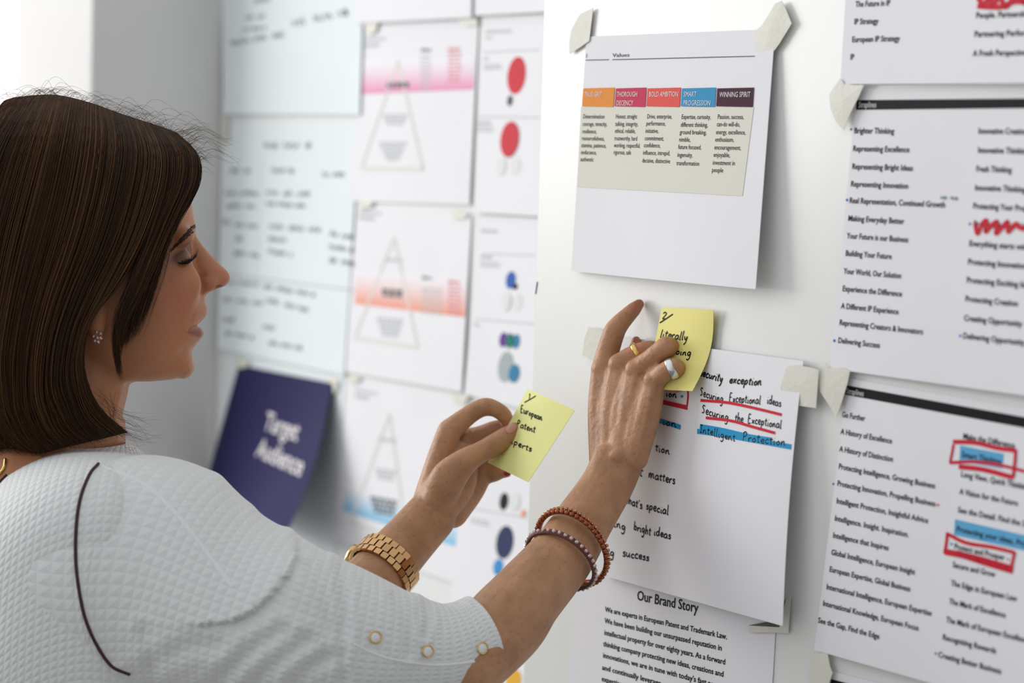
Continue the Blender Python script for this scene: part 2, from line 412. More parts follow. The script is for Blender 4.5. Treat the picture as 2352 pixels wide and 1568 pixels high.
# single-stroke handwriting: each glyph is an advance width and strokes; x-height is 1
HW = {
 'a': (1.0, '.8,.85 .45,1 .1,.6 .15,.1 .5,.08 .8,.55 .82,.9 .8,.25 1,.05'), 'b': (.9, '.2,2 .15,1 .15,.05 .2,.6 .55,.95 .8,.55 .55,.05 .15,.1'),
 'c': (.8, '.75,.8 .45,1 .12,.55 .3,.05 .8,.15'), 'd': (1.0, '.75,.8 .4,.9 .1,.45 .3,.02 .7,.3 .85,2 .8,.6 .9,0'),
 'e': (.8, '.12,.5 .7,.6 .6,.98 .25,.9 .12,.4 .4,.02 .8,.2'), 'f': (.6, '.7,1.9 .4,1.7 .3,0|.05,1 .65,1.05'),
 'g': (.95, '.75,.85 .4,.98 .12,.55 .4,.1 .75,.6 .8,.9 .7,-.5 .35,-.95 .1,-.7'), 'h': (.95, '.2,2 .15,0 .25,.6 .55,.95 .75,.7 .75,0'),
 'i': (.45, '.2,.95 .18,.1 .4,.05|.25,1.45 .27,1.55'), 'k': (.85, '.2,2 .15,0|.75,1 .2,.5 .8,0'), 'l': (.45, '.25,2.1 .18,.2 .4,.02'),
 'm': (1.5, '.12,.95 .12,0 .3,.8 .55,.95 .65,.1 .65,0 .8,.75 1.1,.95 1.2,.3 1.4,0'), 'n': (1.0, '.12,.95 .12,0 .3,.75 .6,.95 .72,.3 .95,.05'),
 'o': (.85, '.45,.98 .1,.5 .4,.02 .78,.5 .45,.98 .6,.95'), 'p': (.95, '.2,.95 .1,-.9 .2,.5 .5,.98 .8,.6 .5,.05 .15,.2'),
 'r': (.7, '.12,.95 .14,0 .2,.6 .45,.95 .7,.88'), 's': (.7, '.65,.9 .3,.95 .2,.65 .6,.4 .5,.02 .08,.08'), 't': (.65, '.35,1.6 .28,.2 .55,.05|.02,1.05 .65,1.15'),
 'u': (1.0, '.12,.95 .12,.3 .4,.02 .72,.4 .78,.95 .78,.2 1,.05'), 'v': (.8, '.1,.95 .38,.02 .75,1'), 'w': (1.2, '.1,.95 .3,.02 .6,.8 .8,.02 1.1,1'),
 'x': (.85, '.1,.95 .75,0|.75,.98 .1,0'), 'y': (.9, '.1,.95 .2,.4 .5,.2 .75,.95 .6,-.4 .2,-.95'), 'E': (1.0, '.8,1.9 .25,1.85 .15,0 .8,.05|.2,1 .7,1.05'),
 'S': (1.0, '.85,1.7 .5,1.95 .2,1.5 .6,.9 .6,.2 .1,.1'), 'I': (.6, '.1,1.8 .6,1.9|.35,1.85 .3,.05|.05,0 .6,.1'), 'P': (1.0, '.2,1.8 .15,0|.1,1.7 .5,2 .8,1.5 .5,1 .2,.95'),
 '1': (.5, '.15,1.4 .35,1.8 .3,0'), '2': (.9, '.1,1.5 .4,1.9 .7,1.5 .3,.6 .08,.05 .8,.1'), '/': (1.2, '.0,-.6 1.3,1.3'), "'": (.4, '.25,1.9 .2,1.5'), '.': (.5, '.2,.1 .28,.02'), ' ': (1.0, '')}
def hand(mb, sh, txt, x0, y0, x1, y1, xh, wid, slant=0.12, off=OFF, mi=0, jit=0.06):
    mb.new()
    adv = sum(HW[c][0]+0.12 for c in txt); r = random.Random(txt)
    d = np.array([x1-x0, y1-y0], float); e = d/np.linalg.norm(d); sx = np.linalg.norm(d)/adv
    up = np.array([-0.04, -1.0])
    cx = 0.0
    for c in txt:
        w, s = HW[c]; jy = r.uniform(-jit, jit); sc = 1+r.uniform(-.12, .12)
        for k in s.split('|'):
            if not k: continue
            q = np.array([[float(z) for z in p.split(',')] for p in k.split()])
            q = catmull(q, max(4, 4*len(q)))
            px = np.array([x0, y0])+np.outer((cx+q[:, 0]+slant*q[:, 1]*xh/sx)*sx, e)+np.outer((q[:, 1]*sc+jy)*xh, up)
            ribbon(mb, sh, px, wid, off, mi)
        cx += w+0.12
def scribble(mb, sh, x0, y0, x1, y1, amp, wid, seed, off=OFF, mi=0):
    """an illegible run of pen loops, in word-like groups"""
    mb.new(); r = random.Random(seed); d = np.array([x1-x0, y1-y0], float); ln = np.linalg.norm(d); e = d/ln; n = np.array([-e[1], e[0]])
    p = 0.0
    while p < ln:
        wl = r.uniform(2.2, 5)*amp; k = max(5, int(wl/amp*3)); q = []
        for i in range(k):
            q.append(np.array([x0, y0])+e*(min(p+wl*i/k, ln)+r.uniform(-.3, .3)*amp)+n*((-1)**i*amp*r.uniform(.3, .75)-amp*.4))
        ribbon(mb, sh, catmull(q, 4*k), wid, off, mi); p += wl+r.uniform(.6, 1.1)*amp
TAPE_GROUP = 'masking tape tabs holding the sheets'
def tape(name, px, X, base, label, bul=0.0, group=TAPE_GROUP):
    """torn tape tab: an outline polygon of photo points laid on the sheet and wall"""
    c = np.array([onplane(x, y, X-base) for x, y in px]); k = len(c); mid = c.mean(0)-np.array([bul, 0, 0])
    n = np.array([-1.0, 0, 0])*0.0004
    v = np.concatenate([c, [mid], c-n, [mid-n]])
    f = []
    for i in range(k):
        j = (i+1) % k
        f += [(k, j, i), (2*k+1, k+1+i, k+1+j), (i, j, k+1+j, k+1+i)]
    o = obj(name, mesh(name, v, f, False), M['tape'])
    return tag(o, label, 'tape', group)

# ---- the value table sheet (near panel)
def bl(a, b): return 0.004*np.sin(np.pi*a)*b
v1 = wall_sheet('printed_sheet', [(1347, 84), (1780, 67), (1735, 664), (1312, 622)], XP, 0.0015, M['paper'], (0.0, 0.002, 0.017, 0.004), bl)
tag(v1.o, 'white printed sheet with a five-colour table of values, hanging above the yellow notes', 'sheet of paper', 'printed sheets on the white panel')
mb = MB()
patch(mb, v1, [(1335, 245), (1732, 246), (1706, 450), (1326, 429)], 0.0003); part(v1, 'table_background', mb, M['beige'])
heads = [('orange', 1340, 1414), ('crimson', 1415, 1487), ('coral', 1488, 1566), ('sky', 1567, 1647), ('plum', 1648, 1734)]
for k, a, b in heads:
    mb = MB(); sk = -3
    patch(mb, v1, [(a+1, 203), (b-1, 201), (b-1+sk, 246), (a+1+sk, 244)], 0.0006); part(v1, 'heading_block', mb, M[k], {'orange': 'orange heading block', 'crimson': 'crimson heading block', 'coral': 'coral red heading block', 'sky': 'blue heading block', 'plum': 'dark plum heading block'}[k])
mb = MB(); S = 0.0060
for tx, x0, y0, x1 in (('TRUE GRIT', 1344, 222, 1384), ('THOROUGH', 1418, 222, 1465), ('DECENCY', 1417, 242, 1456), ('BOLD AMBITION', 1492, 222, 1559), ('SMART', 1572, 222, 1601), ('PROGRESSION', 1571, 242, 1633), ('WINNING SPIRIT', 1654, 223, 1725)):
    text(mb, v1, tx, x0, y0, x1, S, 0.0009, 0.0)
part(v1, 'heading_text', mb, M['white_text'], 'white heading capitals')
mb = MB(); S = 0.0053
colsx = [(1340, ['Determination', 'courage, tenacity,', 'resilience,', 'resourcefulness,', 'stamina, patience,', 'endurance,', 'authentic'], [272, 289, 306, 322, 338, 354, 370], [49, 56, 33, 52, 57, 36, 30]),
         (1415, ['Honest, straight', 'talking, integrity,', 'ethical, reliable,', 'trustworthy, hard', 'working, respectful,', 'rigorous, safe'], [272, 289, 305, 322, 338, 354], [49, 52, 47, 52, 60, 40]),
         (1487, ['Drive, enterprise,', 'performance,', 'initiative,', 'commitment,', 'confidence,', 'influence, intrepid,', 'decisive, distinctive'], [272, 288, 305, 322, 338, 355, 373], [57, 44, 30, 44, 38, 62, 64]),
         (1566, ['Expertise, curiosity,', 'different thinking,', 'ground breaking,', 'nimble,', 'future focused,', 'ingenuity,', 'transformation'], [273, 291, 308, 325, 342, 360, 379], [67, 62, 61, 26, 53, 35, 52]),
         (1649, ['Passion, success,', 'can-do will-do,', 'energy, excellence,', 'enthusiasm,', 'encouragement,', 'enjoyable,', 'investment in', 'people'], [273, 290, 308, 325, 343, 360, 378, 395], [60, 53, 68, 43, 61, 38, 51, 26])]
for x0, ls, ys, ws in colsx:
    for i, (l, y, w) in enumerate(zip(ls, ys, ws)):
        text(mb, v1, l, x0-i*(1.0+0.9*(x0 > 1480)), y, x0-i*(1.0+0.9*(x0 > 1480))+w, S, 0.0006, 0.004)
part(v1, 'table_text', mb, M['ink'])
mb = MB()
patch(mb, v1, [(1346, 137), (1399, 136), (1399, 138), (1346, 139)]); mb.new(); patch(mb, v1, [(1407, 136), (1734, 128), (1734, 130), (1407, 138)])
text(mb, v1, 'Values', 1407, 131, 1446, 0.0045); text(mb, v1, '5', 1346, 132, 1349, 0.0045)
part(v1, 'header_rule', mb, M['ink_soft'])

# ---- handwritten sheet
def bl2(a, b): return 0.003*np.sin(np.pi*b)*a
hs = wall_sheet('handwritten_sheet', [(1390, 768), (1845, 829), (1797, 1437), (1372, 1318)], XP, 0.0028, M['paper'], (0, 0.003, 0.020, 0.006), bl2)
tag(hs.o, 'white sheet of black handwriting with red and blue underlining behind the raised hand', 'sheet of paper')
mb = MB(); wd_ = 0.0009
hand(mb, hs, 'security', 1608, 862, 1660, 878, 10, 0.0012, 0.3); hand(mb, hs, 'exception', 1675, 879, 1750, 885, 10, 0.0012, 0.25)
hand(mb, hs, 'Securing', 1608, 908, 1662, 924, 10, wd_); hand(mb, hs, 'Exceptional', 1675, 922, 1748, 928, 10, wd_); hand(mb, hs, 'ideas', 1762, 926, 1795, 934, 10, wd_)
hand(mb, hs, 'Securing', 1612, 948, 1674, 966, 10, wd_); hand(mb, hs, 'the', 1688, 968, 1708, 970, 11, wd_); hand(mb, hs, 'Exceptional', 1718, 970, 1796, 984, 10, wd_)
hand(mb, hs, 'Intelligent', 1608, 992, 1690, 1014, 9, wd_); hand(mb, hs, 'Protection', 1706, 1012, 1806, 1024, 10, wd_)
hand(mb, hs, 'ion', 1530, 909, 1556, 914, 8, 0.0012); hand(mb, hs, 'ion', 1522, 974, 1556, 982, 9, 0.0012)
hand(mb, hs, 'tion', 1505, 1034, 1540, 1044, 10, 0.0012); hand(mb, hs, 't', 1468, 1092, 1478, 1095, 12, 0.0012); hand(mb, hs, 'matters', 1490, 1096, 1552, 1112, 10, 0.0012)
hand(mb, hs, "what's", 1434, 1154, 1476, 1168, 10, 0.0012); hand(mb, hs, 'special', 1484, 1168, 1537, 1182, 10, 0.0012)
hand(mb, hs, 'ring', 1402, 1206, 1438, 1218, 10, 0.0012); hand(mb, hs, 'bright', 1456, 1216, 1496, 1230, 10, 0.0012); hand(mb, hs, 'ideas', 1502, 1228, 1542, 1238, 10, 0.0012)
hand(mb, hs, 'ring', 1376, 1266, 1412, 1278, 10, 0.0012); hand(mb, hs, 'success', 1430, 1276, 1492, 1288, 10, 0.0012)
part(hs, 'black_handwriting', mb, M['pen'])
mb = MB()
ribbon(mb, hs, catmull([(1610, 919), (1670, 924), (1730, 936), (1796, 952)], 16), 0.0022, 0.0005)
mb.new(); ribbon(mb, hs, catmull([(1622, 959), (1680, 966), (1730, 980), (1781, 994)], 16), 0.0022, 0.0005)
mb.new(); ribbon(mb, hs, catmull([(1500, 918), (1545, 928), (1580, 936)], 10), 0.0036, 0.0005)
ribbon(mb, hs, catmull([(1578, 937), (1581, 910), (1580, 886)], 10), 0.0020, 0.0005)
part(hs, 'red_underline', mb, M['red'], 'red marker underlines and box')
mb = MB()
ribbon(mb, hs, catmull([(1608, 979), (1660, 988), (1720, 1002), (1770, 1010)], 14), 0.0040, 0.0003)
ribbon(mb, hs, catmull([(1602, 990), (1660, 998), (1740, 1012), (1818, 1026)], 14), 0.0040, 0.00035)
mb.new(); ribbon(mb, hs, catmull([(1500, 962), (1530, 970), (1564, 981)], 8), 0.0040, 0.0003)
disc(mb, hs, 1567, 910, 3, 3)
part(hs, 'blue_strike', mb, M['blue'], 'blue highlighter strokes')

# ---- brand story sheet beneath it
bs = wall_sheet('printed_sheet', [(1330, 1215), (1790, 1290), (1760, 1800), (1300, 1650)], XP, 0.0012, M['paper'])
tag(bs.o, 'white sheet of printed paragraph text headed by a title, under the handwritten sheet', 'sheet of paper', 'printed sheets on the white panel')
mb = MB()
text(mb, bs, 'Our Brand Story', 1463, 1377, 1604, 0.0118, bold=0.012)
part(bs, 'title_text', mb, M['ink'])
mb = MB(); S = 0.0064
for tx, x0, y0, x1 in (('We are experts in European Patent and Trademark Law.', 1390, 1404, 1670), ('We have been building our unsurpassed reputation in', 1389, 1430, 1658), ('intellectual property for over eighty years. As a forward', 1388, 1457, 1666),
                       ('thinking company protecting new ideas, creations and', 1386, 1483, 1662), ('innovations, we are in tune with today\'s fast paced', 1385, 1509, 1660), ('and continually leverage our knowledge and', 1383, 1537, 1640), ('expertise and', 1382, 1563, 1450)):
    text(mb, bs, tx, x0, y0, x1, S, bold=0.018)
part(bs, 'paragraph_text', mb, M['ink'])

# ---- straplines sheets
def strap(px, lifts, bar, label, title, left, right, extra=None, base=0.0012):
    sh = wall_sheet('printed_sheet', px, XP, base, M['paper'], lifts)
    tag(sh.o, label, 'sheet of paper', 'printed sheets on the white panel')
    if bar:
        mb = MB(); patch(mb, sh, bar); part(sh, 'header_bar', mb, M['bar'], 'black header bar')
        mb = MB(); text(mb, sh, 'Straplines', *title, 0.0062, 0.0008, 0.0); part(sh, 'header_text', mb, M['white_text'], 'small white header word')
    mb = MB()
    for tx, x0, y0, x1 in left+right: text(mb, sh, tx, x0, y0, x1, 0.0060, bold=0.016)
    part(sh, 'printed_text', mb, M['ink'])
    return sh
sA = strap([(1962, -330), (2560, -395), (2545, 190), (1930, 193)], (0, 0, 0.008, 0.004), None, 'white printed sheet with a thick red scribble, cut off at the top right corner',
      None, [('The Future in IP', 1965, 16, 2045), ('IP Strategy', 1962, 56, 2018), ('European IP Strategy', 1957, 97, 2067), ('IP', 1953, 137, 1962)],
      [('People. Partnership.', 2242, 42, 2370), ('Partnering Performance', 2238, 85, 2400), ('A Fresh Perspective', 2235, 129, 2358)])
mb = MB()
ribbon(mb, sA, catmull([(2245, -10), (2262, 14), (2272, -12), (2282, 12), (2296, -10), (2310, 15), (2335, -8), (2360, 8), (2380, -6)], 50), 0.0042, 0.0006)
ribbon(mb, sA, catmull([(2246, 14), (2300, 16), (2330, 4), (2370, 6)], 16), 0.0036, 0.0006)
part(sA, 'red_scribble', mb, M['red'], 'red marker scribble')
sB = strap([(1968, 203), (2580, 196), (2540, 934), (1906, 846)], (0, 0, 0.008, 0.004), [(1968, 230), (2575, 224), (2575, 246), (1967, 252)], 'white printed list sheet at right with a red zigzag, middle of its column', (1973, 247, 2014),
      [('Brighter Thinking', 1962, 306, 2054), ('Representing Excellence', 1959, 347, 2089), ('Representing Bright Ideas', 1957, 388, 2097), ('Representing Innovation', 1954, 428, 2086), ('Real Representation, Continued Growth', 1951, 466, 2171), ('Making Everyday Better', 1948, 507, 2077),
       ('Your Future is our Business', 1945, 547, 2086), ('Building Your Future', 1942, 587, 2048), ('Your World, Our Solution', 1938, 628, 2070), ('Experience the Difference', 1935, 668, 2072), ('A Different IP Experience', 1932, 708, 2064), ('Representing Creators & Innovators', 1928, 746, 2120), ('Delivering Success', 1925, 787, 2021)],
      [('Innovative Creation', 2247, 307, 2360), ('Innovative Thinking', 2246, 351, 2362), ('Fresh Thinking', 2242, 394, 2324), ('Innovative Thinking', 2239, 437, 2356), ('Protecting Your Property', 2235, 479, 2385), ('Protecting Your Ideas', 2236, 520, 2372), ('Everything starts with', 2226, 565, 2362), ('Protecting Innovation', 2223, 607, 2358), ('Protecting Exciting Ideas', 2220, 649, 2376), ('Protecting Creation', 2217, 692, 2338), ('Creating Opportunity', 2214, 736, 2348), ('Delivering Opportunity', 2212, 777, 2354)])
mb = MB()
for x, y in ((1956, 297), (1946, 459), (1917, 782), (2206, 771), (2228, 514)): disc(mb, sB, x, y, 2.6, 3.2)
part(sB, 'blue_dot', mb, M['blue_dot'], 'blue pen dots')
mb = MB()
ribbon(mb, sB, catmull([(2240, 512), (2246, 536), (2258, 512), (2268, 508), (2264, 532), (2280, 516), (2292, 510), (2288, 536), (2306, 518), (2316, 510), (2316, 532), (2334, 514), (2342, 522), (2360, 526)], 70), 0.0034, 0.0006)
part(sB, 'red_scribble', mb, M['red'], 'red marker zigzag')
mb = MB(); scribble(mb, sB, 2161, 456, 2198, 458, 6, 0.0006, 3, 0.0006); part(sB, 'pen_note', mb, M['pen_green'], 'faint green pen note')
sC = strap([(1947, 868), (2580, 975), (2530, 1680), (1870, 1492)], (0, 0, 0.010, 0.005), [(1942, 884), (2578, 998), (2576, 1023), (1938, 905)], 'white printed list sheet at lower right with red boxes and blue highlights', (1945, 903, 1985),
      [('Go Further', 1934, 957, 1987), ('A History of Excellence', 1931, 996, 2049), ('A History of Distinction', 1928, 1036, 2051), ('Protecting Intelligence, Growing Business', 1926, 1076, 2148), ('Protecting Innovation, Propelling Business', 1923, 1115, 2149), ('Intelligent Protection, Insightful Advice', 1921, 1155, 2132),
       ('Intelligence. Insight. Inspiration.', 1917, 1195, 2087), ('Intelligence that Inspires', 1913, 1234, 2041), ('Global Intelligence, European Insight', 1909, 1273, 2102), ('European Expertise, Global Business', 1905, 1312, 2091), ('International Intelligence, European Expertise', 1898, 1352, 2140), ('International Knowledge, European Focus', 1890, 1390, 2110), ('See the Gap, Find the Edge', 1879, 1429, 2020)],
      [('Make the Difference', 2212, 1007, 2331), ('Smart Thinking', 2209, 1049, 2300), ('Long View, Quick Thinking', 2207, 1094, 2364), ('A Vision for the Future', 2204, 1134, 2338), ('See the Detail. Find the Solution', 2200, 1176, 2400), ('Protecting your ideas, Protecting', 2197, 1220, 2400), ('Protect and Prosper', 2192, 1260, 2308), ('Secure and Grow', 2188, 1302, 2286), ('The Edge in European Law', 2184, 1344, 2336), ('The Mark of Excellence', 2180, 1386, 2310), ('The Mark of European Excellence', 2173, 1428, 2366), ('Recognizing Rewards', 2165, 1468, 2288), ('Creating Better Business', 2155, 1508, 2300)])
mb = MB()
patch(mb, sC, [(2206, 1023), (2306, 1042), (2303, 1076), (2204, 1058)], 0.0002); mb.new(); patch(mb, sC, [(2194, 1192), (2420, 1244), (2418, 1278), (2191, 1228)], 0.0002)
part(sC, 'blue_highlight', mb, M['blue_hl'], 'blue highlight boxes')
mb = MB()
for it in (([(2190, 1014), (2240, 1016), (2290, 1028), (2334, 1034)], .0030), ([(2334, 1032), (2332, 1060), (2328, 1096)], .0028), ([(2191, 1020), (2187, 1042), (2183, 1062)], .0022), ([(2182, 1062), (2240, 1060), (2300, 1068), (2370, 1086)], .0022), ([(2203, 1071), (2260, 1078), (2328, 1096)], .0034),
               None, ([(2177, 1222), (2174, 1250), (2170, 1270)], .0026), ([(2178, 1226), (2220, 1246), (2280, 1256), (2330, 1268)], .0026), ([(2332, 1266), (2326, 1292), (2322, 1316)], .0026), ([(2170, 1266), (2210, 1274), (2260, 1286), (2328, 1306)], .0044), ([(2200, 1270), (2260, 1290), (2320, 1308)], .0044)):
    if it is None: mb.new()
    else: ribbon(mb, sC, catmull(it[0], 16), it[1], 0.0006)
disc(mb, sC, 2155, 1159, 2.4, 2.8); disc(mb, sC, 2316, 1284, 2.4, 2.8)
part(sC, 'red_box', mb, M['red'], 'red marker boxes')
mb = MB()
for x, y in ((1915, 1111), (2186, 1249), (2150, 1500)): disc(mb, sC, x, y, 2.4, 3)
part(sC, 'blue_dot', mb, M['blue_dot'], 'blue pen dots')
sD = wall_sheet('printed_sheet', [(1912, 1541), (2560, 1705), (2540, 2300), (1840, 2100)], XP, 0.0012, M['paper'])
tag(sD.o, 'white printed sheet with black header cut off by the bottom right edge of the photo', 'sheet of paper', 'printed sheets on the white panel')
mb = MB(); patch(mb, sD, [(1910, 1559), (2556, 1724), (2554, 1750), (1906, 1584)]); part(sD, 'header_bar', mb, M['bar'], 'black header bar')

# ---- tape on the near panel
tape('tape_tab', [(1362, 18), (1356, 70), (1353, 94), (1330, 110), (1308, 124), (1307, 95), (1312, 68), (1332, 32)], XP, 0.0030, 'pale tape tab at the top left corner of the value table sheet')
tape('tape_tab', [(1780, 8), (1795, 2), (1804, 20), (1818, 54), (1790, 100), (1768, 130), (1744, 147), (1738, 125), (1732, 98), (1733, 72), (1750, 58), (1764, 36)], XP, 0.0045, 'large cream tape tab at the top right corner of the value table sheet', 0.0006)
tape('tape_tab', [(1352, 750), (1382, 758), (1396, 768), (1392, 800), (1374, 828), (1350, 820), (1337, 816), (1342, 780)], XP, 0.0045, 'pale tape tab beside the raised index finger')
tape('tape_tab', [(1806, 842), (1830, 838), (1868, 845), (1880, 850), (1878, 880), (1874, 937), (1838, 932), (1800, 924), (1792, 890)], XP, 0.0085, 'square tape tab over the right edge of the handwritten sheet', 0.0006)
tape('tape_tab', [(1896, 832), (1904, 845), (1936, 844), (1952, 852), (1946, 880), (1934, 920), (1920, 958), (1904, 930), (1884, 900), (1880, 872)], XP, 0.0065, 'tape tab at the top left corner of the lower right list sheet', 0.0006)
tape('tape_tab', [(1930, 180), (1940, 195), (1984, 195), (1972, 222), (1952, 262), (1938, 300), (1920, 280), (1908, 250), (1904, 218), (1918, 196)], XP, 0.0065, 'tape tab at the top left corner of the middle list sheet', 0.0006)
tape('tape_tab', [(1806, 1372), (1816, 1368), (1810, 1454), (1770, 1452), (1720, 1452), (1718, 1436), (1790, 1440)], XP, 0.0035, 'tape tab under the lower right corner of the handwritten sheet')
tape('tape_tab', [(1862, 1502), (1900, 1497), (1906, 1530), (1912, 1545), (1900, 1580), (1856, 1590), (1858, 1540)], XP, 0.0060, 'tape tab at the bottom edge of the photo beside the last list sheet')
# small scuff on the panel edge
mb = MB()
o = obj('trim_2', mesh('trim_2', *tube([onplane(1234, 648, XP-0.0003), onplane(1232, 662, XP-0.0003), onplane(1230, 674, XP-0.0003)], [0.0005]*3, m=8)), M['ink_soft']); tag(o, kind='structure')

# ---- yellow notes
def nb(a, b): return 0.004*np.sin(np.pi*b)*(0.4+a)
nt2c = [onplane(1520, 705, XP-0.006), onplane(1638, 712, XP-0.007), onplane(1590, 898, XP-0.019), onplane(1484, 893, XP-0.026)]
n2 = Sheet(nt2c, (-1, 0, 0), lambda a, b: -0.007*np.sin(np.pi*b)*(a**2)*1.0)
v, f = slab(n2, 16, 0.0003); me = mesh('sticky_note', v, f); me.set_sharp_from_angle(angle=0.7); n2.o = obj('sticky_note', me, M['sticky2'])
tag(n2.o, 'yellow sticky note marked 2, pressed to the panel by the raised right hand', 'sticky note', 'yellow sticky notes')
mb = MB()
hand(mb, n2, '2', 1522, 732, 1534, 733, 8, 0.0011); mb.new(); ribbon(mb, n2, catmull([(1516, 741), (1530, 732), (1546, 721)], 8), 0.0012)
hand(mb, n2, 'literally', 1516, 774, 1580, 782, 10, 0.0011, 0.25); hand(mb, n2, 'describing', 1504, 806, 1588, 818, 9, 0.0011, 0.25)
part(n2, 'black_handwriting', mb, M['pen'])
nt1c = [P(1212, 893, 1.968), P(1320, 942, 1.905), P(1213, 1107, 1.902), P(1120, 1062, 1.962)]
nn = np.cross(nt1c[3]-nt1c[0], nt1c[1]-nt1c[0]); nn /= np.linalg.norm(nn)
if nn @ Fv > 0: nn = -nn
n1 = Sheet(nt1c, nn, lambda a, b: 0.003*np.sin(np.pi*a)*(1-b))
v, f = slab(n1, 16, 0.0003); me = mesh('sticky_note', v, f); me.set_sharp_from_angle(angle=0.7); n1.o = obj('sticky_note', me, M['sticky'])
tag(n1.o, 'pale yellow sticky note marked 1, held between thumb and finger of the left hand', 'sticky note', 'yellow sticky notes')
mb = MB()
hand(mb, n1, '1', 1213, 916, 1219, 918, 8, 0.0009); mb.new(); ribbon(mb, n1, catmull([(1205, 924), (1218, 917), (1231, 909)], 8), 0.0012)
hand(mb, n1, 'European', 1196, 946, 1246, 966, 8, 0.0010, 0.1); hand(mb, n1, 'Patent', 1187, 979, 1230, 994, 8, 0.0010, 0.2); hand(mb, n1, 'Experts', 1160, 1012, 1222, 1038, 8, 0.0010, 0.2)
part(n1, 'black_handwriting', mb, M['pen'])

# ---- sheets on the wall behind
WG = 'sheets on the wall behind'
def tint_attr(o, cols):
    a = o.data.color_attributes.new('tint', 'FLOAT_COLOR', 'POINT'); a.data.foreach_set('color', np.asarray(cols, np.float32).ravel())
def gradband(sh, px, col, base=(236, 235, 240), n=14):
    mb = MB(); patch(mb, sh, px, 0.0003, n)
    o = part(sh, 'colour_band', mb, M['grad'])
    c1, c0 = np.array(srgb(*col)), np.array(srgb(*base)); t = (np.arange((n+1)**2)//(n+1))/n; t = t**1.3
    tint_attr(o, c0+(c1-c0)*t[:, None]); return o
def outline(mb, sh, px, w, off=0.0005):
    for a, b in zip(px, px[1:]+px[:1]): ribbon(mb, sh, catmull([a, b], 4), w, off)
def textbars(mb, sh, x, y, w, n, dy, sl=0.0, hgt=5, tap=0, off=0.0006):
    """rows of tiny illegible print"""
    mb.new()
    for i in range(n):
        a, b = x+tap*i, x+w-tap*i; yy = y+dy*i; r = random.Random(i*7+int(x))
        p = a
        while p < b-2:
            q = min(b, p+r.uniform(6, 16)); patch(mb, sh, [(p, yy+sl*(p-x)), (q, yy+sl*(q-x)), (q, yy+hgt+sl*(q-x)), (p, yy+hgt+sl*(p-x))], off, 1); p = q+3
def pyramid(px, lifts, band, bcol, label, apex, bl_, br_, sl, bars, heading, dark, base=0.001):
    sh = wall_sheet('diagram_sheet', px, XW, base, M['paper'], lifts)
    tag(sh.o, label, 'sheet of paper', WG)
    gradband(sh, band, bcol)
    mb = MB(); outline(mb, sh, [apex, br_, bl_], 0.0045); part(sh, 'pyramid_outline', mb, M['ink_beige'])
    mb = MB()
    for a in bars: textbars(mb, sh, *a)
    textbars(mb, sh, heading[0], heading[1], 50, 1, 10, sl, 6); textbars(mb, sh, heading[0], heading[1]+12, 34, 1, 10, sl, 9)
    part(sh, 'diagram_text', mb, M['ink_pale'])
    if dark:
        mb = MB()
        for a in dark: textbars(mb, sh, *a)
        part(sh, 'band_text', mb, M['ink_soft'], 'darker text in the coloured band')
    return sh
p1 = pyramid([(832, 60), (1099, 42), (1078, 470), (800, 462)], (0, 0.0008, 0.0028, 0.002), [(834, 140), (1090, 130), (1088, 205), (828, 216)], (228, 140, 180), 'white pyramid diagram sheet with a pink band, upper one of the three diagrams behind',
        (915, 140), (830, 386), (972, 388), -0.04, [(880, 262, 56, 3, 9, 0, 6, 4), (872, 326, 62, 5, 9, 0, 6, 4), (966, 128, 24, 9, 9, 0, 4)], (836, 88), [(890, 190, 50, 2, 6, -.03, 6), (968, 112, 22, 1, 6, 0, 6)])
p2 = pyramid([(822, 470), (1083, 493), (1060, 900), (782, 852)], (0, 0.001, 0.004, 0.0025), [(818, 620), (1073, 640), (1068, 728), (815, 697)], (236, 150, 124), 'white pyramid diagram sheet with an orange band, middle one of the three diagrams behind',
        (905, 545), (815, 775), (960, 798), 0.1, [(884, 592, 40, 1, 8, .05, 7), (866, 728, 60, 5, 9, .08, 6, 3), (970, 660, 46, 7, 9, .1, 4)], (826, 482), [(878, 662, 48, 2, 10, .08, 8, 2), (970, 634, 22, 1, 6, .1, 6)])
p3 = pyramid([(800, 862), (1082, 910), (1045, 1340), (765, 1235)], (0, 0.0008, 0.0028, 0.002), [(795, 1110), (1060, 1188), (1052, 1256), (788, 1172)], (120, 190, 228), 'white pyramid diagram sheet with a blue band, lowest one of the three diagrams behind',
        (895, 950), (805, 1200), (935, 1240), 0.18, [(870, 1004, 40, 1, 8, .12, 7), (862, 1074, 48, 3, 9, .15, 6, 3)], (816, 892), [(852, 1138, 62, 4, 10, .18, 8, 3)])
for sh_, x_, y_, n_, sl_ in ((p1, 1030, 110, 8, -.03), (p2, 1030, 642, 8, .1)):
    mb = MB(); textbars(mb, sh_, x_, y_, 26, 1, 6, sl_, 7); textbars(mb, sh_, x_, y_+12, 30, n_, 9, sl_, 4); part(sh_, 'column_text', mb, M['ink_rose'], 'pale red column of print')
for px, lab in (([(838, -240), (1092, -290), (1082, 40), (818, 54)], 'white sheet cut off at the top of the photo above the pink diagram'), ([(1100, -300), (1400, -330), (1370, 20), (1088, 36)], 'white sheet cut off at the top of the photo above the red circles')):
    s_ = wall_sheet('blank_sheet', px, XW, 0.001, M['paper'], (0, 0, 0.008, 0.005)); tag(s_.o, lab, 'sheet of paper', WG)
mb = MB()
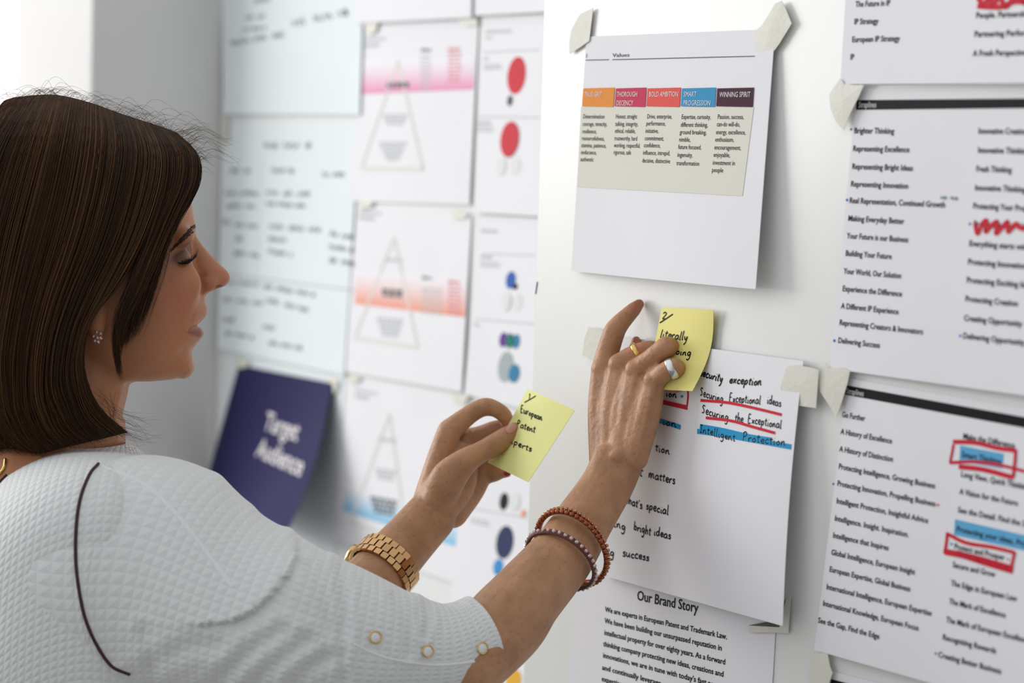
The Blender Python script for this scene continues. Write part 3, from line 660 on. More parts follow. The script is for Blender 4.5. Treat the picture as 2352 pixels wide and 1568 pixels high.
# colour-swatch sheets (their right halves run behind the near panel)
def swatches(px, label, discs, rules, texts, lifts=(0, 0, 0.004, 0.004)):
    sh = wall_sheet('swatch_sheet', px, XW, 0.0014, M['paper'], lifts); tag(sh.o, label, 'sheet of paper', WG)
    for i, (m_, x, y, rx, ry) in enumerate(discs):
        mb = MB(); disc(mb, sh, x, y, rx, ry, 0.10, OFF+0.0003*(i % 3)); part(sh, 'colour_circle', mb, M[m_], m_.replace('circ_', '')+' printed circle')
    mb = MB()
    for x0, y0, x1, y1 in rules: mb.new(); ribbon(mb, sh, catmull([(x0, y0), (x1, y1)], 4), 0.0012)
    for a in texts: textbars(mb, sh, *a)
    part(sh, 'printed_text', mb, M['ink_pale']); return sh
swatches([(1108, 44), (1420, 26), (1400, 505), (1088, 488)], 'white swatch sheet with two large red circles beside the pink diagram',
   [('circ_red', 1187, 173, 21, 43), ('circ_grey', 1172, 231, 6, 12), ('circ_red', 1172, 320, 21, 41), ('circ_pale', 1185, 380, 11, 20), ('circ_pale', 1153, 382, 10, 20)],
   [(1112, 120, 1240, 114), (1098, 268, 1240, 270)], [(1116, 70, 58, 1, 6, -.03, 6), (1116, 84, 18, 1, 6, 0, 5), (1112, 132, 12, 1, 6, 0, 6), (1112, 148, 40, 2, 7, -.03, 4), (1096, 278, 32, 1, 6, 0, 7), (1096, 290, 36, 2, 8, 0, 4)])
swatches([(1104, 494), (1410, 512), (1392, 985), (1066, 905)], 'white swatch sheet with blue, purple and green circles beside the orange diagram',
   [('circ_black', 1184, 658, 6, 7), ('circ_blue', 1174, 643, 11, 20), ('circ_pale', 1165, 693, 10, 20), ('circ_pale', 1190, 694, 10, 20), ('circ_purple', 1157, 780, 9, 17), ('circ_green', 1172, 782, 9, 17), ('circ_teal', 1186, 784, 9, 17), ('circ_ash', 1162, 842, 17, 35), ('circ_teal', 1182, 857, 12, 21)],
   [(1108, 582, 1230, 586), (1092, 732, 1230, 744)], [(1106, 526, 36, 1, 6, .05, 7), (1104, 586, 26, 1, 6, .05, 7), (1104, 600, 44, 2, 8, .05, 4), (1090, 742, 14, 1, 6, .05, 6)])
swatches([(1086, 918), (1390, 992), (1360, 1520), (1030, 1395)], 'white swatch sheet with black and dark blue circles behind the left hand',
   [('circ_black', 1158, 1151, 10, 20), ('circ_pale', 1184, 1152, 11, 20), ('circ_peach', 1203, 1178, 6, 8), ('circ_navy', 1160, 1245, 20, 38), ('circ_sky', 1145, 1302, 11, 19)],
   [(1075, 1165, 1215, 1190), (1090, 1060, 1215, 1085)], [(1082, 1188, 44, 2, 8, .2, 4)])
swatches([(1050, 1410), (1360, 1530), (1330, 2000), (1010, 1860)], 'white swatch sheet with a gold circle at the bottom behind the forearm', [('circ_gold', 1180, 1562, 18, 26)], [(1150, 1500, 1215, 1520)], [])
# flip-chart sheets
fA = wall_sheet('flipchart_sheet', [(507, -420), (848, -500), (826, 264), (512, 262)], XW, 0.001, M['paper_cool'], (0, 0, 0.004, 0.004))
tag(fA.o, 'pale flip-chart sheet with two lines of faint handwriting at the top of the wall behind', 'flip chart sheet', 'flip-chart sheets')
mb = MB()
for i, (x0, y0, x1, y1, a) in enumerate(((585, 6, 620, 0, 9), (565, 44, 608, 40, 8), (530, 104, 664, 80, 10), (672, 60, 795, 34, 13), (560, 70, 610, 66, 5))): scribble(mb, fA, x0, y0, x1, y1, a, 0.0016, i)
part(fA, 'faint_handwriting', mb, M['ink_soft'])
fB = wall_sheet('flipchart_sheet', [(512, 274), (826, 276), (790, 862), (498, 800)], XW, 0.001, M['paper_cool'], (0, 0, 0.004, 0.004))
tag(fB.o, 'pale flip-chart sheet covered with a three-column handwritten table, in front of the face', 'flip chart sheet', 'flip-chart sheets')
mb = MB()
rows = [(606, 340, 710, 338, 11), (528, 396, 572, 396, 8), (626, 394, 672, 396, 8), (740, 404, 795, 404, 8), (516, 446, 598, 448, 9), (612, 446, 708, 450, 10), (520, 476, 590, 478, 8), (612, 470, 700, 476, 7), (512, 514, 526, 514, 9), (540, 520, 600, 524, 9), (620, 524, 735, 532, 9), (540, 552, 556, 552, 9), (618, 552, 664, 556, 8), (536, 584, 592, 590, 8), (618, 580, 668, 588, 9), (756, 540, 812, 548, 9), (756, 570, 808, 578, 9), (756, 600, 808, 608, 9),
        (512, 650, 590, 656, 8), (606, 660, 720, 680, 8), (512, 690, 600, 700, 8), (612, 692, 710, 716, 9), (512, 736, 536, 738, 9), (604, 752, 630, 756, 8), (514, 766, 580, 778, 7), (618, 790, 690, 802, 7)]
for i, (x0, y0, x1, y1, a) in enumerate(rows): scribble(mb, fB, x0, y0, x1, y1, a, 0.0018, 40+i)
part(fB, 'faint_handwriting', mb, M['ink_soft'])
mb = MB(); ribbon(mb, fB, catmull([(506, 628), (810, 666)], 4), 0.0022); mb.new(); ribbon(mb, fB, catmull([(604, 360), (590, 640)], 4), 0.0008); part(fB, 'ruled_line', mb, M['ink_pale'])
# pinkish chart beyond the pilaster
fC = wall_sheet('flipchart_sheet', [(-260, -420), (106, -470), (104, 560), (-260, 520)], XW, 0.001, M['paper_pink'])
tag(fC.o, 'pinkish flip-chart sheet with faint pencil lines beyond the grey pillar', 'flip chart sheet', 'flip-chart sheets')
mb = MB()
for i, (x0, y0, x1, y1, a) in enumerate(((6, 36, 95, 18, 8), (20, 62, 80, 50, 8), (0, 118, 96, 104, 9), (4, 178, 70, 166, 9), (-60, 130, -10, 122, 9))): scribble(mb, fC, x0, y0, x1, y1, a, 0.0016, 80+i)
part(fC, 'faint_handwriting', mb, M['ink_pale'])
# navy card on a white backing sheet
bk = wall_sheet('backing_sheet', [(520, 806), (792, 864), (760, 1420), (470, 1330)], XW, 0.001, M['paper_cool'])
tag(bk.o, 'white backing sheet behind the dark navy card', 'sheet of paper', WG)
nv = wall_sheet('navy_card', [(548, 838), (762, 880), (640, 1262), (470, 1118)], XW, 0.003, M['navy'], (0, 0.002, 0.10, 0.012), lambda a, b: -0.012*np.sin(np.pi*b)*a, 20)
tag(nv.o, 'dark navy card with white lettering curling off the wall behind the chin', 'card')
mb = MB()
text(mb, nv, 'Target', 606, 985, 682, 0.036, 0.0006, 0.015); text(mb, nv, 'Audience', 588, 1046, 690, 0.036, 0.0006, 0.015)
part(nv, 'card_lettering', mb, M['white_text'], 'white lettering reading Target Audience')
for px, lab in (([(540, 822), (572, 828), (568, 842), (552, 846), (540, 838)], 'small tape tab at the top left corner of the navy card'), ([(752, 866), (776, 872), (772, 900), (756, 908), (750, 890)], 'small tape tab at the top right corner of the navy card'),
                ([(835, 55), (868, 52), (862, 74), (844, 80)], 'small tape tab at the top left corner of the pink diagram'), ([(1050, 44), (1094, 40), (1096, 58), (1066, 58)], 'small tape tab at the top right corner of the pink diagram'),
                ([(824, 460), (856, 464), (850, 476), (826, 478)], 'small tape tab at the top left corner of the orange diagram'), ([(1034, 482), (1074, 488), (1068, 502), (1040, 500)], 'small tape tab at the top right corner of the orange diagram'),
                ([(800, 860), (828, 866), (820, 878), (800, 876)], 'small tape tab at the top left corner of the blue diagram'), ([(1040, 900), (1076, 908), (1066, 930), (1042, 922)], 'small tape tab at the top right corner of the blue diagram'),
                ([(508, 268), (524, 272), (522, 330), (508, 326)], 'pale tape strip on the left edge of the table flip-chart')):
    tape('tape_tab', px, XW, 0.0045, lab)

# ------------------------------------------------------------------ the woman
person = bpy.data.objects.new('person', None); COL.objects.link(person)
ZH = 1.86
def zc(c): return ZH - c*ZH/FPX
foot = P(110, 1500, 1.87); person.location = (foot[0], foot[1], 0)
tag(person, 'woman in profile, brown bob and white waffle shirt, placing yellow notes on the panel', 'person')
PINV = Matrix.Translation(-Vector(person.location))
def pobj(name, me, m, parent=None, label=None):
    o = obj(name, me, m, parent or person)
    if parent is None: me.transform(PINV)
    else: me.transform(PINV)
    if label: o['label'] = label
    return o
body = MB()
def addp(pts, **kw):
    body.add(*ptube([tuple(p[:3])+tuple(r_+(1.4 if p[0] > 900 and r_ < 40 else 0) for r_ in p[3:]) for p in pts], **kw))
def rowloft(ys, xf, xb, w, n, dz=0.0, m=40):
    v = []; th = np.linspace(0, 2*math.pi, m, endpoint=False)
    for y in ys:
        F_, B_, W_ = np.interp(y, *xf), np.interp(y, *xb), np.interp(y, *w); c = (F_+B_)/2; a = (F_-B_)/2
        cs, sn = np.cos(th), np.sin(th)
        x = c+a*np.sign(cs)*np.abs(cs)**(2/n); d = W_*np.sign(sn)*np.abs(sn)**(2/n)
        v.append(Pn(np.stack([x, np.full(m, y), ZH+dz-d*ZH/FPX], -1)))
    f = gridfaces(len(ys), m); L_ = len(ys); f.append(tuple(range(m))[::-1]); f.append(tuple(range((L_-1)*m, L_*m)))
    body.add(np.concatenate(v), f)
def tb(s): a = np.array([[float(q) for q in p.split(':')] for p in s.split()]); return (a[:, 0], a[:, 1])
xf = tb('300:330 340:385 380:415 420:431 460:440 498:446 518:450.5 527:451 540:445 560:442 600:448 640:458 668:464 678:472 691:472 711:478 720:476.5 727:473 738:463 746:455 751:461 760:465 767:466 780:460 792:450 804:441.5 810:441 826:444 844:441 854:435 860:430 866:418 870:405 873:385 876:345')
xb = tb('300:100 500:-40 700:-30 760:20 876:120')
wf = tb('300:80 340:118 400:150 460:170 520:178 570:176 640:182 700:172 750:158 800:138 840:112 860:92 870:78 876:62')
rowloft(np.arange(300, 877, 4), xf, xb, wf, 2.15)
body.add(*ball(165, 465, ZH, 250, 214, 170))
# nose
nx = tb('525:451 539:449 560:463.5 584:483 606:505 620:521 628:526 635:529 642:528.5 648:526 655:519 659:514 665:496 670:483 676:474')
nb_ = tb('525:400 676:430'); nw = tb('525:26 545:24 570:25 600:30 625:38 640:42 655:42 665:38 676:28')
rowloft(np.arange(526, 676, 3), nx, nb_, nw, 1.75)
for s in (1, -1):
    body.add(*ball(476, 652, zc(s*34), 26, 20, 17, tilt=-.25))
    body.add(*ball(385, 655, zc(s*88), 80, 70, 50))          # cheek
    body.add(*ball(414, 592, zc(s*92), 30, 24, 26, tilt=.5))  # closed upper lid over the eye
    body.add(*ball(424, 545, zc(s*96), 32, 20, 34, tilt=-.6)) # brow ridge
    body.add(*ball(330, 790, zc(s*84), 100, 60, 46, tilt=-.3))# jaw
    body.add(*ball(222, 735, zc(s*182), 26, 52, 16, tilt=.15))# ear
    body.add(*ball(222, 772, zc(s*184), 17, 20, 12))          # ear lobe
body.add(*ball(450, 766, ZH, 17, 14, 50)); body.add(*ball(420, 842, ZH, 26, 28, 48))
# neck, upper torso and upper arms run on under the shirt
addp([(190, 740, ZH, 120, 120), (170, 850, ZH, 132, 130), (140, 930, ZH, 148, 138), (132, 1000, ZH, 160, 155), (100, 1100, ZH+.005, 200, 230)])
addp([(105, 1120, 1.87, 190, 260), (100, 1300, 1.87, 225, 400), (100, 1600, 1.87, 215, 330), (100, 1950, 1.87, 200, 300), (100, 2250, 1.87, 230, 380)])
addp([(240, 1200, 1.765, 120), (460, 1310, 1.735, 110), (760, 1430, 1.725, 96), (1000, 1500, 1.738, 88), (1080, 1512, 1.746, 90)])
addp([(1075, 1518, 1.744, 92), (1162, 1430, 1.77, 95, 90), (1208, 1373, 1.79, 86, 84), (1288, 1280, 1.825, 76, 74), (1342, 1196, 1.85, 67, 60), (1392, 1118, 1.868, 61, 48), (1418, 1062, 1.874, 60, 40)])
# right hand
meta = {'i': [(1388, 1062, 1.888, 34, 30), (1378, 940, 1.900, 27), (1386, 848, 1.906, 27)],
        'm': [(1408, 1055, 1.880, 34, 30), (1408, 940, 1.888, 28), (1424, 838, 1.890, 26)],
        'r': [(1440, 1055, 1.872, 34, 30), (1448, 940, 1.873, 28), (1462, 850, 1.872, 25)],
        'l': [(1458, 1052, 1.866, 30, 28), (1488, 950, 1.860, 29), (1504, 872, 1.858, 24)]}
for k, q in meta.items():
    addp(q)
    t_ = [(p[0]+dx, p[1], p[2]-p[3]*0.86*p[2]/FPX, r) for p, r, dx in zip(q, (5, 7.5, 9), (4, 0, 0))]
    addp(t_)                                                   # extensor tendon
addp([(1418, 1050, 1.880, 58, 34), (1425, 960, 1.888, 62, 26), (1440, 880, 1.890, 58, 20)], ref=(-1, 0.35, 0))
for q in ([(1396, 1050, 1.884, 30), (1393, 950, 1.8935, 26), (1402, 862, 1.8965, 19)], [(1424, 1050, 1.876, 30), (1429, 945, 1.880, 27), (1443, 864, 1.880, 19)], [(1450, 1050, 1.868, 30), (1470, 955, 1.8655, 27), (1482, 884, 1.8645, 18)]): addp(q)
for x_, y_, z_, r_ in ((1382, 846, 1.9035, 25), (1421, 836, 1.887, 25), (1459, 848, 1.869, 24), (1500, 872, 1.8555, 23)): body.add(*ball(x_, y_, z_, r_, r_, r_))
for x_, y_, z_, r_ in ((1410, 762, 1.908, 24.5), (1531, 795, 1.853, 23.5), (1549, 843, 1.842, 22), (1117, 934, 1.969, 21.5), (1131, 1024, 1.947, 26)): body.add(*ball(x_, y_, z_, r_, r_, r_))
body.add(*ball(1418, 1048, 1.862, 20, 18, 14))                 # wrist knob
addp([(1386, 848, 1.906, 27), (1398, 802, 1.908, 25), (1411, 762, 1.909, 24), (1424, 743, 1.910, 21), (1442, 724, 1.912, 18), (1457, 709, 1.914, 15.5), (1468, 698, 1.916, 11)])
addp([(1424, 838, 1.890, 26), (1448, 819, 1.886, 22), (1472, 808, 1.884, 21), (1498, 802, 1.883, 19), (1516, 812, 1.880, 16), (1522, 826, 1.880, 13)])
addp([(1462, 850, 1.872, 25), (1488, 830, 1.864, 23), (1514, 808, 1.856, 21.5), (1532, 794, 1.854, 22), (1544, 802, 1.861, 19), (1549, 816, 1.867, 15)])
addp([(1504, 872, 1.858, 24), (1528, 853, 1.846, 21), (1550, 842, 1.843, 20), (1560, 857, 1.850, 17.5), (1557, 878, 1.857, 15), (1550, 890, 1.861, 12)])
addp([(1405, 960, 1.905, 30), (1432, 880, 1.912, 24), (1452, 832, 1.914, 19), (1459, 802, 1.916, 15), (1461, 782, 1.917, 10)])
# left arm and hand
addp([(240, 1230, 1.985, 120), (480, 1450, 1.95, 100), (650, 1545, 1.885, 85), (780, 1420, 1.865, 78), (880, 1307, 1.905, 69, 62), (940, 1240, 1.930, 63, 54), (992, 1182, 1.948, 60, 44)])
addp([(985, 1150, 1.955, 36), (1008, 1060, 1.966, 29), (1032, 990, 1.972, 27)])
addp([(1010, 1155, 1.962, 36), (1045, 1070, 1.984, 30), (1066, 1008, 1.990, 26)])
addp([(1035, 1165, 1.966, 34), (1072, 1090, 1.988, 29), (1092, 1046, 1.996, 25)])
addp([(1040, 1178, 1.962, 34), (1082, 1125, 1.980, 30), (1108, 1086, 1.990, 23)])
addp([(1005, 1160, 1.945, 52, 34), (1040, 1100, 1.960, 56, 30), (1060, 1040, 1.975, 40, 24)])
addp([(1005, 1150, 1.944, 40), (1030, 1098, 1.938, 42, 36), (1068, 1060, 1.938, 30), (1101, 1040, 1.944, 24), (1132, 1024, 1.948, 24.5), (1164, 1002, 1.952, 22.5), (1182, 984, 1.955, 14)])
addp([(1032, 990, 1.972, 27), (1065, 962, 1.972, 22), (1094, 942, 1.971, 20), (1118, 934, 1.970, 20), (1142, 941, 1.969, 17.5), (1157, 953, 1.970, 17), (1167, 968, 1.972, 14), (1172, 979, 1.974, 10)])
addp([(1066, 1010, 1.992, 24), (1104, 998, 1.988, 20), (1138, 984, 1.983, 18), (1162, 980, 1.980, 15)])
addp([(1092, 1046, 1.996, 23), (1122, 1058, 1.994, 19), (1146, 1068, 1.990, 16), (1160, 1066, 1.988, 12)])
addp([(1108, 1088, 1.990, 21), (1130, 1090, 1.986, 17), (1150, 1084, 1.984, 15), (1164, 1086, 1.983, 10)])
body_me = remesh(body, 0.0014, 7)
# small sculpted features and skin tint, worked out on the finished surface
v = coords(body_me); q = proj(v); x, y, z = q.T; c = (ZH-z)/ZH*FPX; ac = np.abs(c)
head = (y < 900) & (x < 560) & (z < 2.1)
def blob(x0, y0, c0, rx, ry, rc): return np.where(head, np.exp(-((x-x0)/rx)**2-((y-y0)/ry)**2-((ac-c0)/rc)**2), 0)
def segdist(pts):
    d = np.full(len(x), 1e9)
    for (ax, ay), (bx, by) in zip(pts, pts[1:]):
        t = np.clip(((x-ax)*(bx-ax)+(y-ay)*(by-ay))/((bx-ax)**2+(by-ay)**2), 0, 1)
        d = np.minimum(d, np.hypot(x-ax-t*(bx-ax), y-ay-t*(by-ay)))
    return d
face = head & (x > 380)
ed = np.empty(len(body_me.edges)*2, np.int32); body_me.edges.foreach_get('vertices', ed); ed = ed.reshape(-1, 2)
deg = np.bincount(ed.ravel(), minlength=len(v)).astype(float)[:, None]
def relax(v, w, it):
    for _ in range(it):
        s_ = np.stack([np.bincount(ed[:, 0], v[ed[:, 1], i], len(v))+np.bincount(ed[:, 1], v[ed[:, 0], i], len(v)) for i in range(3)], -1)/deg
        v = v+(s_-v)*w[:, None]
    return v
wm = np.where(head & (y > 480), np.clip((ac-28)/30, 0, 1), 0)*(1-np.where(head, np.exp(-((x-420)/45)**2-((y-585)/40)**2), 0)*.8)*(1-np.where(head, np.exp(-((x-480)/40)**2-((y-650)/30)**2), 0)*.8)*(1-np.where(head, np.exp(-((x-222)/40)**2-((y-745)/70)**2), 0)*.9)
v = relax(v, 0.6*wm, 60); q = proj(v); x, y, z = q.T; c = (ZH-z)/ZH*FPX; ac = np.abs(c)
dx = np.zeros(len(x)); dy = np.zeros(len(x)); dd = np.zeros(len(x))
mouth = segdist([(462, 746), (448, 752), (430, 763)])
k = np.where(face & (ac < 80), np.exp(-(mouth/4.0)**2), 0); dx -= 7*k
crease = segdist([(470, 655), (456, 690), (438, 735)]); k = np.where(face & (ac > 25), np.exp(-(crease/6)**2), 0); dd += 2.0*k
k = blob(500, 662, 20, 14, 6, 13); dy -= 10*k; dx -= 4*k                                   # nostril
k = np.where(face & (ac > 40), np.exp(-(segdist([(404, 606), (420, 608), (434, 598)])/4)**2), 0); dd += 3*k   # lash line
k = np.where(face & (ac > 40), np.exp(-(segdist([(396, 588), (414, 574), (432, 566)])/5)**2), 0); dd += 2.5*k # lid fold
k = blob(432, 640, 60, 24, 24, 40); dd += 4*k
k = np.where(face & (ac > 14) & (ac < 75), np.exp(-(segdist([(464, 673), (454, 664), (450, 650), (455, 636), (468, 628)])/5.5)**2), 0); dd += 3.0*k
sg = np.sign(c)
q2 = np.stack([x+dx, y+dy, z+sg*dd*ZH/FPX], -1); v = Pn(q2)
body_me.vertices.foreach_set('co', v.astype(np.float32).ravel()); body_me.update()
base = np.array(srgb(176, 117, 80)); col = np.repeat(base[None], len(x), 0); col[:, 3] = 0.35
def blend(c_, a):
    col[:, :3] += (np.array(srgb(*c_))[:3]-col[:, :3])*np.clip(a, 0, 1)[:, None]
blend((186, 106, 82), 0.5*blob(395, 690, 130, 60, 60, 90))
blend((188, 108, 90), 0.5*blob(505, 640, 15, 28, 24, 40))
blend((84, 56, 60), 0.8*np.where(face & (ac > 35), np.exp(-(segdist([(402, 596), (418, 584), (440, 566)])/13)**2), 0))
tl = np.clip((x-430)/34, 0, 1); lip = np.where(face & (ac < 95) & (x > 426), 1/(1+np.exp((np.abs(y-763.5-1.5*tl)-(1.0+12.5*tl))/1.6)), 0)
blend((128, 54, 50), 0.95*lip)
blend((160, 92, 78), 0.35*np.where(face & (ac < 80), np.exp(-(np.maximum(segdist([(470, 733), (456, 742), (436, 758)])-3, 0)/4)**2), 0))
blend((96, 40, 32), 0.95*blob(502, 661, 20, 13, 6, 16))  # dark of the nostril hole, its shade painted into the skin tint
arms = (x > 700)
col[arms, :3] = np.array(srgb(182, 136, 100))[:3]; col[arms, 3] = 1.0
tipr = np.zeros(len(x))
for tx_, ty_, tr in ((1468, 700, 22), (1461, 792, 22), (1172, 978, 14), (1552, 888, 14), (1165, 1086, 14)): tipr = np.maximum(tipr, np.exp(-((x-tx_)**2+(y-ty_)**2)/tr**2))
blend((206, 116, 92), 0.6*tipr)
a = body_me.color_attributes.new('tint', 'FLOAT_COLOR', 'POINT'); a.data.foreach_set('color', col.astype(np.float32).ravel())
body_me.polygons.foreach_set('use_smooth', np.ones(len(body_me.polygons), bool))
BT = bvh(body_me)
body_o = pobj('body', body_me, M['skin'])

def strands(paths, r0, r1=None, sides=3, tints=None):
    """thin tapered strands from an (S, K, 3) array of world points"""
    paths = np.asarray(paths); S_, K, _ = paths.shape
    r0 = np.broadcast_to(np.asarray(r0, float), (S_,))
    T = np.gradient(paths, axis=1); T /= np.linalg.norm(T, axis=2)[..., None]+1e-12
    B = np.cross(T, Fv+0.13*Rv); B /= np.linalg.norm(B, axis=2)[..., None]+1e-9
    C = np.cross(T, B); t = np.linspace(0, 1, K); rad = r0[:, None]*(1-0.85*t**3)[None]
    rings = []
    for s in range(sides):
        p = 2*math.pi*s/sides; rings.append(paths+rad[..., None]*(B*math.cos(p)+C*math.sin(p)))
    V = np.stack(rings, 2)                                    # S,K,sides,3
    idx = np.arange(S_*K*sides).reshape(S_, K, sides)
    a0 = idx[:, :-1]; a1 = idx[:, 1:]
    F_ = np.stack([a0, np.roll(a0, -1, 2), np.roll(a1, -1, 2), a1], -1).reshape(-1, 4)
    cols = None
    if tints is not None: cols = np.repeat(np.asarray(tints)[:, None], K*sides, 1).reshape(-1, 4)
    return V.reshape(-1, 3), F_, cols
# eyebrow and lashes
pth = []
for i in range(150):
    t_ = random.random(); k = catmull([(451, 521), (440, 529), (425, 544), (410, 559), (394, 575)], 60)[int(t_*59)]
    wv = (1-t_)**0.8*7.0+1.0
    x0, y0 = k[0]+random.uniform(-wv, wv)*.7, k[1]+random.uniform(-wv, wv)*.7
    a_, _ = hit(BT, x0, y0, 0.0003); b_, _ = hit(BT, x0-7, y0+4.5, 0.0006)
    if a_ is not None and b_ is not None and np.linalg.norm(a_-b_) < 0.01: pth.append([a_, (a_+b_)/2+0.0002*(-Fv), b_])
vv, ff, _ = strands(pth, 0.00048); pobj('eyebrow', mesh('eyebrow', vv, ff), M['brow'], body_o)
pth = []
for i in range(26):
    t_ = i/25; r_ = catmull([(408, 603), (420, 606), (433, 596)], 26)[i]
    a_, _ = hit(BT, r_[0], r_[1], 0.0002)
    if a_ is None: continue
    z_ = proj(a_)[2]; e_ = (r_[0]+8+14*t_+random.uniform(-2, 2), r_[1]-6-18*t_+random.uniform(-2, 2))
    m_ = (r_[0]+9+7*t_, r_[1]+1-5*t_)
    pth.append(catmull([a_, P(m_[0], m_[1], z_-0.003), P(e_[0], e_[1], z_-0.005)], 6))
vv, ff, _ = strands(pth, 0.00042); pobj('eyelashes', mesh('eyelashes', vv, ff), M['lash'], body_o)
# nails
def nail(name, x, y, rx, ry, tilt, m):
    pts = []; n_ = 20
    cen, nor = hit(BT, x, y, 0.0006)
    for k in (1.0, 0.6):
        for j in range(n_):
            t_ = 2*math.pi*j/n_; a_, b_ = rx*k*math.cos(t_), ry*k*math.sin(t_)
            p, _ = hit(BT, x+a_*math.cos(tilt)-b_*math.sin(tilt), y+a_*math.sin(tilt)+b_*math.cos(tilt), 0.0005 if k == 1 else 0.0008)
            pts.append(cen if p is None or np.linalg.norm(p-cen) > 0.012 else p)
    pts.append(cen+nor*0.0003)
    f_ = [(j, (j+1) % n_, n_+(j+1) % n_, n_+j) for j in range(n_)]+[(n_+j, n_+(j+1) % n_, 2*n_) for j in range(n_)]
    pobj(name, mesh(name, pts, f_), m, body_o)
nail('fingernail', 1174, 984, 14, 9, -0.62, M['nail'])
nail('fingernail', 1164, 1087, 7, 5, 0.2, M['nail_red'])

# ---- hair
gA = [[(405, 305, 40), (448, 350, 70), (456, 405, 90), (438, 455, 102), (407, 506, 130), (383, 560, 156), (364, 620, 176), (348, 680, 185), (333, 725, 188), (313, 775, 186)],
      [(385, 297, 40), (425, 350, 102), (422, 420, 135), (392, 490, 162), (362, 560, 185), (335, 630, 200), (308, 690, 206), (284, 740, 205), (276, 790, 196), (272, 830, 188)],
      [(345, 283, 40), (375, 350, 122), (370, 430, 160), (345, 520, 190), (318, 600, 206), (292, 670, 214), (272, 720, 214), (265, 775, 207), (270, 830, 192), (282, 880, 176)]]
gB = [[(345, 283, 40), (375, 350, 124), (368, 430, 162), (340, 520, 192), (305, 600, 210), (265, 665, 220), (222, 712, 226), (195, 770, 226), (190, 850, 218), (225, 935, 208), (300, 1000, 190)],
      [(280, 262, 40), (300, 340, 138), (285, 440, 188), (250, 560, 218), (205, 660, 232), (165, 760, 238), (150, 860, 236), (165, 920, 232), (190, 975, 225), (240, 1015, 212)],
      [(200, 234, 35), (195, 320, 142), (175, 440, 198), (140, 570, 230), (100, 690, 242), (75, 800, 245), (70, 900, 242), (80, 950, 238), (105, 1000, 232), (150, 1035, 215)],
      [(125, 218, 25), (95, 310, 142), (60, 440, 198), (25, 580, 228), (0, 710, 240), (-15, 830, 242), (-5, 930, 238), (10, 970, 232), (35, 1015, 225), (80, 1050, 205)],
      [(50, 222, 15), (-20, 320, 122), (-70, 450, 164), (-100, 600, 184), (-112, 740, 190), (-110, 870, 186), (-80, 970, 178), (-55, 1010, 168), (-30, 1045, 160)],
      [(20, 228, 0), (-60, 330, 60), (-120, 470, 78), (-150, 620, 88), (-160, 760, 92), (-150, 880, 92), (-120, 980, 88), (-95, 1020, 80), (-70, 1060, 75)],
      [(10, 232, -10), (-70, 330, 0), (-130, 470, 0), (-160, 620, 0), (-170, 760, 0), (-160, 880, 0), (-130, 980, 0), (-105, 1030, 0), (-80, 1070, 0)]]
K = 26
def rs(g): return np.stack([catmull(k, K) for k in g])
def sample(G, u):
    """smooth interpolation across guides: u in [0, len-1]"""
    n_ = len(G); u = np.clip(u, 0, n_-1-1e-6); i = u.astype(int); f_ = (u-i)[:, None, None]
    g = lambda j: G[np.clip(j, 0, n_-1)]
    a_, b_, c_, d_ = g(i-1), g(i), g(i+1), g(i+2)
    return 0.5*((2*b_)+(c_-a_)*f_+(2*a_-5*b_+4*c_-d_)*f_*f_+(3*b_-a_-3*c_+d_)*f_**3)
GA, GB = rs(gA), rs(gB)
def toworld(g): return Pn(np.stack([g[..., 0].ravel(), g[..., 1].ravel(), ZH-g[..., 2].ravel()*ZH/FPX], -1)).reshape(g.shape)
def mirror(g):
    g = g.copy(); t_ = np.linspace(0, 1, g.shape[1])[None]; g[..., 2] = np.where(t_ < 0.04, g[..., 2], -g[..., 2]); return g
def shell(G, nu, k1, shrink):
    u = np.linspace(0, len(G)-1, nu); g = sample(G, u)[:, :k1].copy()
    g[..., 0] = 165+(g[..., 0]-165)*shrink; g[..., 2] *= shrink; g[..., 1] = 500+(g[..., 1]-500)*(0.985 if shrink < 1 else 1)
    return g
HV, HF, HC = [], [], []; hn = 0
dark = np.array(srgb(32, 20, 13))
def hadd(V, F_, C):
    global hn
    HV.append(V); HF.append(F_+hn); HC.append(C); hn += len(V)
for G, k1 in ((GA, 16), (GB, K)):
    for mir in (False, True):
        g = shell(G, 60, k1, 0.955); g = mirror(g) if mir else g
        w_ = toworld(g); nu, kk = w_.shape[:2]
        F_ = np.array(gridfaces(nu, kk, False)); hadd(w_.reshape(-1, 3), F_, np.repeat(dark[None], nu*kk, 0))
